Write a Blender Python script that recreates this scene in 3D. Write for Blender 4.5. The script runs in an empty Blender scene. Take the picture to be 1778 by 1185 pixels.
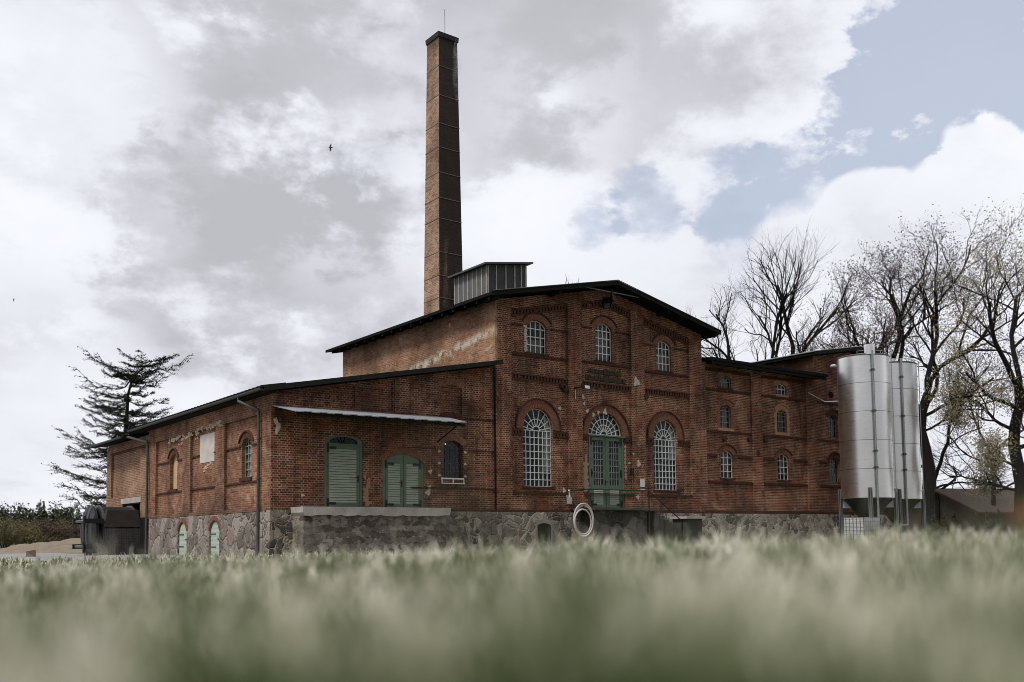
import bpy, bmesh, math, random
import numpy as np
from mathutils import Vector, Matrix
from mathutils.geometry import tessellate_polygon
random.seed(7)
R = math.radians
scene = bpy.context.scene
COL = scene.collection

# ------------------------------------------------------------------ camera
# X runs right along the front of the building, Y away from the viewer, Z up; the eye is the origin
YAW, PITCH, ROLL = 0.6518155557858377, 0.07387047135851325, -0.011129056683281482
fw = Vector((math.sin(YAW)*math.cos(PITCH), math.cos(YAW)*math.cos(PITCH), math.sin(PITCH)))
rt = fw.cross(Vector((0, 0, 1))).normalized(); up = rt.cross(fw)
rt2 = math.cos(ROLL)*rt + math.sin(ROLL)*up; up2 = -math.sin(ROLL)*rt + math.cos(ROLL)*up
cam = bpy.data.cameras.new('camera'); camo = bpy.data.objects.new('camera', cam); COL.objects.link(camo)
camo.matrix_world = Matrix(((rt2.x, up2.x, -fw.x, 0), (rt2.y, up2.y, -fw.y, 0), (rt2.z, up2.z, -fw.z, 0), (0, 0, 0, 1)))
cam.sensor_width = 36; cam.lens = 36*1676.264/1778
cam.shift_x = -(899.294-889)/1778; cam.shift_y = (806.385-592.5)/1778
cam.clip_start = 0.02; cam.clip_end = 3000
cam.dof.use_dof = True; cam.dof.focus_distance = 38; cam.dof.aperture_fstop = 1.0
scene.camera = camo

# ------------------------------------------------------------------ light
SUN_DIR = Vector((-0.56, -0.13, 0.82)).normalized()      # towards the sun
sun = bpy.data.lights.new('sun', 'SUN'); sun.energy = 2.3; sun.angle = R(14); sun.color = (1.0, .95, .88)
suno = bpy.data.objects.new('sun', sun); COL.objects.link(suno)
suno.rotation_euler = SUN_DIR.to_track_quat('Z', 'Y').to_euler()
scene.view_settings.view_transform = 'Standard'; scene.view_settings.look = 'None'
scene.view_settings.exposure = 0.36; scene.view_settings.gamma = 1
scene.cycles.pixel_filter_type = 'BLACKMAN_HARRIS'; scene.cycles.filter_width = 0.95
scene.cycles.max_bounces = 6; scene.cycles.diffuse_bounces = 3; scene.cycles.transparent_max_bounces = 12

world = bpy.data.worlds.new('World'); scene.world = world; world.use_nodes = True

class NT:
    """small helper to write node trees as expressions"""
    def __init__(s, tree): s.t = tree; s.n = tree.nodes; s.l = tree.links
    def node(s, typ, ins=None, **kw):
        nd = s.n.new(typ)
        for k, v in kw.items(): setattr(nd, k, v)
        for k, v in (ins or {}).items(): s.set(nd.inputs[k], v)
        return nd
    def set(s, sock, v):
        if isinstance(v, bpy.types.NodeSocket): s.l.new(v, sock)
        else:
            if sock.type == 'RGBA' and not hasattr(v, '__len__'): v = (v, v, v, 1)
            if sock.type == 'RGBA' and len(v) == 3: v = (*v, 1)
            sock.default_value = v
    def math(s, op, a, b=0.0, c=None, clamp=False):
        nd = s.node('ShaderNodeMath', operation=op, use_clamp=clamp); s.set(nd.inputs[0], a); s.set(nd.inputs[1], b)
        if c is not None: s.set(nd.inputs[2], c)
        return nd.outputs[0]
    def vm(s, op, a, b=None):
        nd = s.node('ShaderNodeVectorMath', operation=op); s.set(nd.inputs[0], a)
        if b is not None: s.set(nd.inputs[1], b)
        return nd.outputs['Value'] if op in ('DOT_PRODUCT', 'LENGTH') else nd.outputs[0]
    def mix(s, f, a, b, blend='MIX'):
        nd = s.node('ShaderNodeMix', data_type='RGBA', blend_type=blend)
        s.set(nd.inputs[0], f); s.set(nd.inputs[6], a); s.set(nd.inputs[7], b)
        return nd.outputs[2]
    def noise(s, vec, scale, detail=4, rough=.55, dist=0.0):
        nd = s.node('ShaderNodeTexNoise', {'Vector': vec, 'Scale': scale, 'Detail': detail, 'Roughness': rough, 'Distortion': dist})
        return nd.outputs['Fac']
    def ramp(s, fac, stops, interp='LINEAR'):
        nd = s.node('ShaderNodeValToRGB', {'Fac': fac}); cr = nd.color_ramp; cr.interpolation = interp
        while len(cr.elements) < len(stops): cr.elements.new(.5)
        for e, (p, c) in zip(cr.elements, stops):
            e.position = p; e.color = (c, c, c, 1) if not hasattr(c, '__len__') else (*c, 1)
        return nd.outputs['Color']
    def smooth(s, v, a, b, c=0.0, d=1.0):
        nd = s.node('ShaderNodeMapRange', interpolation_type='SMOOTHSTEP')
        for k, x in zip(('Value', 'From Min', 'From Max', 'To Min', 'To Max'), (v, a, b, c, d)): s.set(nd.inputs[k], x)
        return nd.outputs[0]

def build_world():
    N = NT(world.node_tree); N.n.clear()
    out = N.node('ShaderNodeOutputWorld')
    d = N.vm('NORMALIZE', N.node('ShaderNodeTexCoord').outputs['Generated'])
    sep = N.node('ShaderNodeSeparateXYZ', {0: d}); z = sep.outputs[2]
    zz = N.math('ADD', N.math('MAXIMUM', z, 0.0), .22)
    inv = N.math('DIVIDE', 1.0, zz)
    plane = N.node('ShaderNodeCombineXYZ', {0: N.math('MULTIPLY', sep.outputs[0], inv), 1: N.math('MULTIPLY', sep.outputs[1], inv), 2: 0.0}).outputs[0]
    n1 = N.noise(plane, 1.6, 8, .56, .3)
    n2 = N.noise(N.vm('ADD', plane, (7.3, 2.1, 0)), 2.2, 7, .55, .15)
    n3 = N.noise(N.vm('MULTIPLY', d, (1, 1, 2.0)), 5.0, 8, .58, .12)
    n4 = N.noise(N.vm('MULTIPLY', d, (1, 1, 1.5)), 15.0, 9, .62, .1)
    nw = N.math('ADD', N.math('MULTIPLY', n3, .62), N.math('MULTIPLY', n4, .38))
    def lobe(v, inner, outer):
        v = Vector(v).normalized()
        wob = N.math('ADD', N.vm('DOT_PRODUCT', d, tuple(v)), N.math('MULTIPLY', N.math('SUBTRACT', nw, .5), (1-outer)*5.5))
        return N.smooth(wob, outer, inner)
    def total(lst):
        acc = None
        for v, i, o, w in lst:
            t = N.math('MULTIPLY', lobe(v, i, o), w); acc = t if acc is None else N.math('ADD', acc, t)
        return acc
    # lobes lie along the ragged blue gap and the white heap of cloud in it
    blue = total([((0.793, 0.418, 0.443), 0.99944, 0.994956, 1.0), ((0.786, 0.458, 0.415), 0.999751, 0.997758, 0.9), ((0.785, 0.494, 0.374), 0.999699, 0.997288, 1.0), ((0.817, 0.428, 0.386), 0.99944, 0.994956, 1.1), ((0.83, 0.388, 0.4), 0.999641, 0.996772, 0.9), ((0.764, 0.544, 0.347), 0.999751, 0.997758, 0.85), ((0.724, 0.601, 0.339), 0.999798, 0.998184, 0.62), ((0.674, 0.662, 0.329), 0.999841, 0.998565, 0.62), ((0.636, 0.705, 0.313), 0.99991, 0.999193, 0.62), ((0.753, 0.584, 0.305), 0.999641, 0.996772, 0.35), ((0.87, 0.33, 0.37), 0.999004, 0.991033, 0.8)])
    white = total([((0.838, 0.414, 0.355), 0.999904, 0.999138, 1.8), ((0.861, 0.407, 0.305), 0.999699, 0.997288, 1.8), ((0.846, 0.455, 0.277), 0.999579, 0.996212, 1.4), ((0.803, 0.509, 0.311), 0.999878, 0.998902, 1.2), ((0.79, 0.54, 0.285), 0.999699, 0.997288, 0.7)])
    clear = N.math('SUBTRACT', blue, white, clamp=True)
    clear = N.smooth(N.math('ADD', clear, N.math('MULTIPLY', N.math('SUBTRACT', n1, .5), .5)), .12, .85)
    # away from the photographed part the cover breaks up by noise alone
    clear = N.math('MAXIMUM', clear, N.math('MULTIPLY', N.smooth(n2, .60, .72), .12))
    dark = total([((.268, .861, .431), .995, .975, .55), ((.42, .78, .475), .994, .975, .55), ((.362, .886, .289), .998, .988, .45),
                  ((.581, .663, .472), .996, .98, .45), ((.183, .975, .127), .998, .985, .35), ((.445, .866, .228), .997, .988, .4),
                  ((.84, .444, .311), .999, .9955, .45), ((.66, .60, .44), .997, .985, .35)])
    lite = total([((.167, .921, .352), .997, .985, .5), ((.551, .733, .390), .998, .990, .35), ((.429, .837, .341), .9985, .993, .35),
                  ((.228, .971, .075), .998, .99, .4), ((.842, .417, .341), .998, .993, .6), ((.62,.70,.36), .998,.99,.2)])
    shade = N.math('ADD', N.math('SUBTRACT', dark, lite), N.math('MULTIPLY', N.math('SUBTRACT', n2, .5), 1.1))
    shade = N.math('ADD', shade, N.math('MULTIPLY', N.math('SUBTRACT', n3, .5), 1.25))
    shade = N.math('ADD', shade, N.math('MULTIPLY', N.math('SUBTRACT', n4, .5), .6)); shade = N.smooth(N.math('SUBTRACT', shade, .04), -.85, 1.35)
    cloud = N.ramp(shade, [(0, (.74, .75, .80)), (.35, (.66, .67, .725)), (.62, (.54, .545, .595)), (.85, (.455, .458, .495)), (1, (.40, .402, .43))])
    # unseen dark cloud, added behind the viewer to dim light on the front walls
    front_dim = N.smooth(N.math('ADD', N.vm('DOT_PRODUCT', d, (-.45, -.87, .20)), N.math('MULTIPLY', N.math('SUBTRACT', n2, .5), .4)), .05, .75)
    cloud = N.mix(N.math('MULTIPLY', front_dim, .58), cloud, (.13, .135, .15)); clear = N.math('MULTIPLY', clear, N.math('SUBTRACT', 1.0, front_dim))
    sky = N.node('ShaderNodeTexSky', sky_type='NISHITA'); sky.sun_disc = False
    sky.sun_elevation = math.asin(SUN_DIR.z); sky.sun_rotation = math.atan2(SUN_DIR.x, SUN_DIR.y)
    sky.air_density = 1.0; sky.dust_density = 3.0
    b1 = N.node('ShaderNodeBackground', {'Color': N.mix(.62, N.vm('MULTIPLY', sky.outputs[0], (1, 1, 1)), (4.7, 5.15, 6.2)), 'Strength': .10})
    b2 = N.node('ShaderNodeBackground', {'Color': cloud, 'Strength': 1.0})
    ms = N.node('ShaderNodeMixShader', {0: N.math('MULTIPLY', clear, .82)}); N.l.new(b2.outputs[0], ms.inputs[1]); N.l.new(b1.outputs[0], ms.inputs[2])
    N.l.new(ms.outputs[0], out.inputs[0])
build_world()

# ------------------------------------------------------------------ materials
def mat(name):
    m = bpy.data.materials.new(name); m.use_nodes = True; N = NT(m.node_tree); N.n.clear()
    out = N.node('ShaderNodeOutputMaterial'); b = N.node('ShaderNodeBsdfPrincipled'); N.l.new(b.outputs[0], out.inputs[0])
    return m, N, b, out
def bump(N, b, h, strength=.5, dist=.02):
    bp = N.node('ShaderNodeBump', {'Height': h, 'Strength': strength, 'Distance': dist}); N.l.new(bp.outputs[0], b.inputs['Normal'])
def pos(N): return N.node('ShaderNodeNewGeometry').outputs['Position']
def simple(name, col, rough=.7, metal=0, var=.35, scale=3.0, bumpy=.2, spec=.5):
    m, N, b, o = mat(name); P = pos(N)
    n = N.noise(P, scale, 6, .6); n2 = N.noise(P, scale*9, 3, .6)
    f = N.math('ADD', N.math('MULTIPLY', n, .7), N.math('MULTIPLY', n2, .3))
    lo = tuple(c*(1-var) for c in col); hi = tuple(min(1, c*(1+var)) for c in col)
    N.set(b.inputs['Base Color'], N.ramp(f, [(.3, lo), (.7, hi)])); N.set(b.inputs['Roughness'], rough); N.set(b.inputs['Metallic'], metal)
    N.set(b.inputs['Specular IOR Level'], spec)
    if bumpy: bump(N, b, f, bumpy, .01)
    return m
def brick(name, c_dark, c_mid, c_light, mortar, wear=.5, soot=.5, streak=None, msize=.013):
    m, N, b, o = mat(name); P = pos(N)
    s = N.node('ShaderNodeSeparateXYZ', {0: P}); nrm = N.node('ShaderNodeSeparateXYZ', {0: N.node('ShaderNodeNewGeometry').outputs['True Normal']})
    side = N.math('GREATER_THAN', N.math('ABSOLUTE', nrm.outputs[0]), .6)
    u = N.math('ADD', N.math('MULTIPLY', s.outputs[0], N.math('SUBTRACT', 1.0, side)), N.math('MULTIPLY', s.outputs[1], side))
    wob = N.math('MULTIPLY', N.math('SUBTRACT', N.noise(P, 5.0, 2), .5), .012)
    uv = N.node('ShaderNodeCombineXYZ', {0: u, 1: N.math('ADD', s.outputs[2], wob), 2: 0.0}).outputs[0]
    bt = N.node('ShaderNodeTexBrick', {'Vector': uv, 'Color1': (0, 0, 0, 1), 'Color2': (1, 1, 1, 1), 'Mortar': (.5, .5, .5, 1), 'Scale': 1.0, 'Mortar Size': msize,
        'Mortar Smooth': .35, 'Bias': 0.0, 'Brick Width': .262, 'Row Height': .0752}, offset=.5, offset_frequency=2, squash=.5, squash_frequency=2)
    rnd = bt.outputs['Color']; fac = bt.outputs['Fac']
    n_big = N.noise(P, .35, 5, .6); n_mid = N.noise(P, 1.7, 6, .62); n_fin = N.noise(P, 14.0, 4, .6)
    v = N.math('ADD', N.math('MULTIPLY', rnd, .55), N.math('MULTIPLY', n_mid, .45))
    v = N.math('ADD', v, N.math('MULTIPLY', N.math('SUBTRACT', n_fin, .5), .35))
    col = N.ramp(v, [(.12, c_dark), (.48, c_mid), (.85, c_light)])
    # repairs: patches of orange or blackish brick, with shapes of their own
    col = N.mix(N.math('MULTIPLY', N.smooth(N.noise(P, .9, 3, .5, .5), .58, .70), .45), col, tuple(c*k for c, k in zip(c_light, (1.1, .95, .75))))
    mcol = N.ramp(N.math('ADD', N.math('MULTIPLY', n_mid, .6), N.math('MULTIPLY', n_fin, .4)), [(.36, tuple(c*.30 for c in mortar)), (.56, mortar)])
    keep = N.smooth(N.noise(P, 1.1, 5, .65), .33, .55, .35, 1.0)
    col = N.mix(N.math('MULTIPLY', fac, keep), col, mcol)
    col = N.mix(1.0, col, N.ramp(n_big, [(.34, .62), (.50, 1.0), (.66, 1.38)]), 'MULTIPLY')
    eff = N.smooth(N.noise(N.vm('MULTIPLY', P, (1, 1, 1.6)), .62, 5, .6, .6), .60, .70)
    col = N.mix(N.math('MULTIPLY', eff, N.math('ADD', .04, N.math('MULTIPLY', fac, .45))), col, (.50, .40, .31))
    # soot and damp stains
    stretch = N.vm('MULTIPLY', P, (1.0, 1.0, .35))
    st = N.smooth(N.noise(stretch, .8, 7, .62, .4), .46, .72)
    col = N.mix(N.math('MULTIPLY', st, soot), col, (.018, .013, .011))
    hori = N.smooth(N.noise(N.vm('MULTIPLY', P, (.25, .25, 3.0)), 1.6, 5, .6), .55, .75)
    col = N.mix(N.math('MULTIPLY', hori, soot*.5), col, (.025, .017, .013))
    run = N.smooth(N.noise(N.vm('MULTIPLY', P, (3.2, 3.2, .22)), 1.5, 4, .6), .56, .74)
    col = N.mix(N.math('MULTIPLY', run, soot*.55), col, (.020, .014, .011))
    foot = N.math('MULTIPLY', N.smooth(N.math('ADD', s.outputs[2], N.math('MULTIPLY', n_mid, .9)), 1.9, 1.1), .5)
    col = N.mix(foot, col, (.022, .017, .012))
    # lost faces / lime patches
    lime = N.smooth(N.math('ADD', N.math('MULTIPLY', N.noise(P, 2.3, 7, .7, .3), 1.0), N.math('MULTIPLY', n_big, .25)), .74, .80)
    col = N.mix(N.math('MULTIPLY', lime, wear), col, (.42, .36, .29))
    if streak:       # a slanting flashing scar: (axis index, a, slope, half width)
        ax, a0, z0, sl, hw = streak
        dz = N.math('SUBTRACT', s.outputs[2], N.math('ADD', z0, N.math('MULTIPLY', N.math('SUBTRACT', s.outputs[ax], a0), sl)))
        k = N.smooth(N.math('ABSOLUTE', N.math('ADD', dz, N.math('MULTIPLY', N.math('SUBTRACT', N.noise(P, 1.6, 4), .5), hw*1.6))), hw, 0.0)
        k = N.math('MULTIPLY', k, N.smooth(N.noise(P, 4.2, 6, .75), .42, .56))
        col = N.mix(k, col, (.50, .44, .36))
    N.set(b.inputs['Base Color'], col); N.set(b.inputs['Roughness'], .92); N.set(b.inputs['Specular IOR Level'], .25)
    h = N.math('SUBTRACT', N.math('ADD', N.math('MULTIPLY', n_fin, .4), N.math('MULTIPLY', rnd, .3)), N.math('MULTIPLY', fac, .8))
    bump(N, b, h, .6, .012)
    return m
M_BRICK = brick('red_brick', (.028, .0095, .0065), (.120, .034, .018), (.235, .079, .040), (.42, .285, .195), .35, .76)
M_BRICK_SIDE = brick('weathered_lit_brick', (.075, .028, .016), (.185, .075, .042), (.27, .122, .070), (.33, .22, .145), .5, .6)  # weathered brick, colour also lightened for the light on the side walls
M_BRICK_UP = brick('lit_side_brick', (.13, .058, .034), (.25, .118, .068), (.33, .175, .105), (.36, .255, .18), .8, .35, streak=(1, 29.0, 7.75, -.115, .30))  # worn brick, paler still: light on the upper sides put into the colour
M_BRICK_NEW = brick('tan_brick', (.19, .10, .062), (.29, .165, .105), (.36, .22, .145), (.10, .065, .045), .15, .25)
M_BRICK_CHIM = brick('chimney_brick', (.10, .055, .035), (.24, .138, .088), (.34, .215, .145), (.36, .28, .22), .7, .45)
M_BRICK_DARK = simple('trim_brick', (.060, .026, .018), .9, 0, .55, 6, .4, .2)
M_ARCH = simple('arch_brick', (.19, .083, .053), .9, 0, .5, 9, .4, .2)
M_ARCH_NEW = simple('orange_brick', (.36, .20, .135), .9, 0, .3, 7, .3, .2)
M_MORTAR = simple('lime_mortar', (.36, .27, .20), .95, 0, .4, 8, .4, .1)
M_PLASTER = simple('pale_plaster', (.50, .46, .42), .9, 0, .18, 2.5, .2, .2)
M_LIME = simple('lime_patch', (.50, .42, .36), .95, 0, .35, 9, .5, .1)
M_TIMBERBOARD = simple('bare_board', (.47, .32, .21), .85, 0, .2, 3, .1)
M_ROOF = simple('dark_roofing', (.009, .009, .0095), .95, 0, .4, 2, .2, .08)
M_SOFFIT = simple('black_soffit_boards', (.005, .0048, .0045), .9, 0, .4, 5, .2, .2)
M_FASCIA = simple('weathered_fascia', (.018, .018, .017), .9, 0, .4, 4, .2, .1)
M_ZINC = simple('zinc_sheet', (.27, .28, .30), .65, .25, .2, 1.5, .1)
M_GUTTER = simple('grey_gutter_metal', (.060, .064, .062), .6, .2, .3, 3, .1)
M_GREEN = simple('green_paint', (.088, .135, .083), .55, 0, .25, 4, .15)
M_GREENPALE = simple('faded_green_paint', (.33, .37, .285), .6, 0, .18, 5, .15)
M_GREENDOOR = simple('pale_mint_paint', (.36, .43, .36), .65, 0, .18, 3, .15)
M_IRON = simple('black_iron', (.012, .012, .013), .5, .4, .4, 9, .1)
M_MUNTIN = simple('white_window_paint', (.72, .73, .72), .55, 0, .18, 12, .05)
M_MUNTIN_DK = simple('grey_green_window_paint', (.20, .23, .20), .55, 0, .3, 12, .05)
M_DARKFRAME = simple('dark_window_iron', (.02, .022, .02), .5, .3, .3, 12, .05)
M_GALV2 = simple('rusted_steel_band', (.13, .115, .10), .8, .1, .4, 6, .1)
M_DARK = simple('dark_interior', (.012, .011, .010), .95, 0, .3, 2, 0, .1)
M_WHITEWALL = simple('limewashed_lining', (.62, .62, .61), .9, 0, .12, 3, .1, .1)
M_CONC = simple('old_concrete', (.37, .34, .315), .9, 0, .35, 2.2, .5, .2)
M_CURTAIN = simple('greyish_cloth', (.22, .22, .20), .9, 0, .3, 4, .2, .1)
M_BLACK = simple('sooty_iron', (.012, .011, .011), .42, .2, .5, 4, .3)
M_WHITE = simple('white_plastic', (.62, .63, .63), .4, 0, .12, 4, .05)
M_GALV = simple('galvanised_steel', (.30, .32, .33), .42, .8, .15, 5, .1)

def mat_glass():
    m, N, b, o = mat('window_glass'); N.n.remove(b)
    t = N.node('ShaderNodeBsdfTransparent', {'Color': (.80, .82, .81)}); g = N.node('ShaderNodeBsdfGlossy', {'Color': (.9, .92, .95), 'Roughness': .03})
    P = pos(N); bp = N.node('ShaderNodeBump', {'Height': N.noise(P, 2.6, 2), 'Strength': .25, 'Distance': .05}); N.l.new(bp.outputs[0], g.inputs['Normal'])
    geo = N.node('ShaderNodeNewGeometry'); cs = N.math('ABSOLUTE', N.vm('DOT_PRODUCT', geo.outputs['Incoming'], geo.outputs['Normal'])); fr = N.math('ADD', .03, N.math('MULTIPLY', .9, N.math('POWER', N.math('SUBTRACT', 1.0, cs, clamp=True), 5.0)))
    ms = N.node('ShaderNodeMixShader', {0: N.math('MULTIPLY', fr, .5)}); N.l.new(t.outputs[0], ms.inputs[1]); N.l.new(g.outputs[0], ms.inputs[2]); N.l.new(ms.outputs[0], o.inputs[0])
    return m
M_GLASS = mat_glass()
def mat_stone(name, scale, dark, mid, light, mortar, edge=.05, squash=1.0):
    m, N, b, o = mat(name); P = pos(N)
    w = N.node('ShaderNodeTexNoise', {'Vector': P, 'Scale': 1.6, 'Detail': 3.0}).outputs['Color']
    Q = N.vm('ADD', N.vm('MULTIPLY', P, (1, 1, squash)), N.vm('MULTIPLY', N.vm('SUBTRACT', w, (.5, .5, .5)), (.75, .75, .75)))
    v1 = N.node('ShaderNodeTexVoronoi', {'Vector': Q, 'Scale': scale, 'Randomness': 1.0}, feature='F1')
    v2 = N.node('ShaderNodeTexVoronoi', {'Vector': Q, 'Scale': scale, 'Randomness': 1.0}, feature='DISTANCE_TO_EDGE')
    cs = N.node('ShaderNodeSeparateColor', {0: v1.outputs['Color']})
    fine = N.noise(P, 22.0, 6, .7); midn = N.noise(P, 4.0, 6, .65)
    c = N.ramp(N.math('ADD', N.math('MULTIPLY', cs.outputs[0], .75), N.math('MULTIPLY', midn, .35)), [(.22, dark), (.52, mid), (.86, light)])
    c = N.mix(N.math('MULTIPLY', N.smooth(cs.outputs[1], .86, .9), .5), c, (.15, .095, .08))
    c = N.mix(N.smooth(fine, .35, .7, 0.0, .35), c, tuple(x*.35 for x in mid))
    e = N.smooth(N.math('ADD', v2.outputs[0], N.math('MULTIPLY', N.math('SUBTRACT', midn, .5), .10)), edge*.5, edge*1.3)
    c = N.mix(e, mortar, c)
    st = N.smooth(N.noise(P, 1.1, 6, .6), .5, .72); c = N.mix(N.math('MULTIPLY', st, .55), c, (.03, .03, .025))
    N.set(b.inputs['Base Color'], c); N.set(b.inputs['Roughness'], .9); N.set(b.inputs['Specular IOR Level'], .25)
    h = N.math('ADD', N.math('MULTIPLY', N.smooth(v2.outputs[0], 0.0, .14), 1.0), N.math('MULTIPLY', midn, .8)); h = N.math('ADD', h, N.math('MULTIPLY', fine, .25))
    bump(N, b, h, .9, .05)
    return m
M_STONE = mat_stone('fieldstone', 3.1, (.075, .066, .057), (.22, .19, .165), (.42, .37, .32), (.40, .35, .30), .035, 1.0)
M_MOSSY = simple('mossy_dark_concrete', (.075, .07, .058), .9, 0, .5, 3, .5, .2)
M_STONE_DK = mat_stone('dark_fieldstone', 1.9, (.03, .028, .024), (.075, .07, .06), (.19, .17, .15), (.10, .095, .08), .04, 1.0)  # darker stone colour, for the base beneath the landing
M_STONE_SIDE = mat_stone('large_fieldstone', 2.1, (.13, .113, .10), (.225, .195, .17), (.33, .29, .25), (.31, .27, .235), .022, .8)
def mat_block(name, dark, mid, light, mortar, rw, rh):
    m, N, b, o = mat(name); P = pos(N); s = N.node('ShaderNodeSeparateXYZ', {0: P})
    wv = N.node('ShaderNodeTexNoise', {'Vector': P, 'Scale': 2.8, 'Detail': 5.0, 'Roughness': .65}).outputs['Color']; ws = N.node('ShaderNodeSeparateColor', {0: wv})
    u = N.math('ADD', N.math('ADD', s.outputs[0], s.outputs[1]), N.math('MULTIPLY', N.math('SUBTRACT', ws.outputs[0], .5), .8)); v = N.math('ADD', s.outputs[2], N.math('MULTIPLY', N.math('SUBTRACT', ws.outputs[1], .5), .5))
    bt = N.node('ShaderNodeTexBrick', {'Vector': N.node('ShaderNodeCombineXYZ', {0: u, 1: v, 2: 0.0}).outputs[0], 'Color1': (0, 0, 0, 1), 'Color2': (1, 1, 1, 1), 'Mortar': (.5, .5, .5, 1), 'Scale': 1.0, 'Mortar Size': .016, 'Mortar Smooth': .5, 'Brick Width': rw, 'Row Height': rh}, offset=.43, squash=.72, squash_frequency=3)
    fine = N.noise(P, 20.0, 6, .7); midn = N.noise(P, 5.0, 5, .6)
    c = N.ramp(N.math('ADD', N.math('MULTIPLY', bt.outputs['Color'], .6), N.math('MULTIPLY', midn, .5)), [(.25, dark), (.55, mid), (.85, light)]); c = N.mix(N.smooth(fine, .35, .7, 0.0, .4), c, tuple(x*.4 for x in mid))
    mc = N.ramp(midn, [(.42, tuple(x*.3 for x in mortar)), (.58, mortar)]); c = N.mix(bt.outputs['Fac'], c, mc)
    st = N.smooth(N.noise(P, 1.1, 6, .6), .52, .75); c = N.mix(N.math('MULTIPLY', st, .6), c, (.03, .028, .024))
    N.set(b.inputs['Base Color'], c); N.set(b.inputs['Roughness'], .92); N.set(b.inputs['Specular IOR Level'], .2)
    bump(N, b, N.math('SUBTRACT', N.math('ADD', N.math('MULTIPLY', midn, 1.0), N.math('MULTIPLY', fine, .3)), N.math('MULTIPLY', bt.outputs['Fac'], .9)), 1.0, .06)
    return m
M_STONE_DOCK = mat_block('coursed_rubble', (.07, .060, .052), (.20, .172, .148), (.38, .33, .285), (.42, .37, .32), .34, .19)
def mat_steel():
    m, N, b, o = mat('brushed_stainless_steel'); P = pos(N)
    n = N.noise(N.vm('MULTIPLY', P, (1, 1, 14.0)), 2.5, 5, .65); n2 = N.noise(P, .7, 4)
    N.set(b.inputs['Base Color'], N.ramp(N.math('ADD', N.math('MULTIPLY', n, .4), N.math('MULTIPLY', n2, .6)), [(.3, (.76, .75, .735)), (.7, (.90, .89, .875))]))
    N.set(b.inputs['Metallic'], 1.0); N.set(b.inputs['Roughness'], N.ramp(n, [(.3, .26), (.7, .38)]))
    bump(N, b, n, .06, .004)
    return m
M_STEEL = mat_steel()
def mat_bark(name, c): return simple(name, c, .95, 0, .45, 5, .5, .15)
M_BARK = mat_bark('dark_bark', (.011, .0095, .0085)); M_BARK_B = mat_bark('brown_bark', (.032, .025, .019))
def mat_leaf(name, a, c):
    m, N, b, o = mat(name); P = pos(N)
    N.set(b.inputs['Base Color'], N.ramp(N.noise(P, 3.0, 4, .7), [(.35, a), (.65, c)])); N.set(b.inputs['Roughness'], .7); N.set(b.inputs['Specular IOR Level'], .2)
    return m
M_NEEDLE = mat_leaf('larch_needles', (.012, .014, .008), (.030, .034, .018))
M_BUD = mat_leaf('young_leaves', (.15, .13, .075), (.36, .32, .20)); M_BUD_BROWN = mat_leaf('brown_buds', (.055, .035, .022), (.12, .085, .05))
M_FOREST = mat_leaf('forest_green', (.018, .024, .012), (.062, .068, .036)); M_SHRUB = mat_leaf('shrub_yellow_green', (.06, .052, .024), (.19, .165, .085))
M_SHRUB_BR = mat_leaf('shrub_brown', (.05, .035, .022), (.13, .10, .07))

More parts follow.
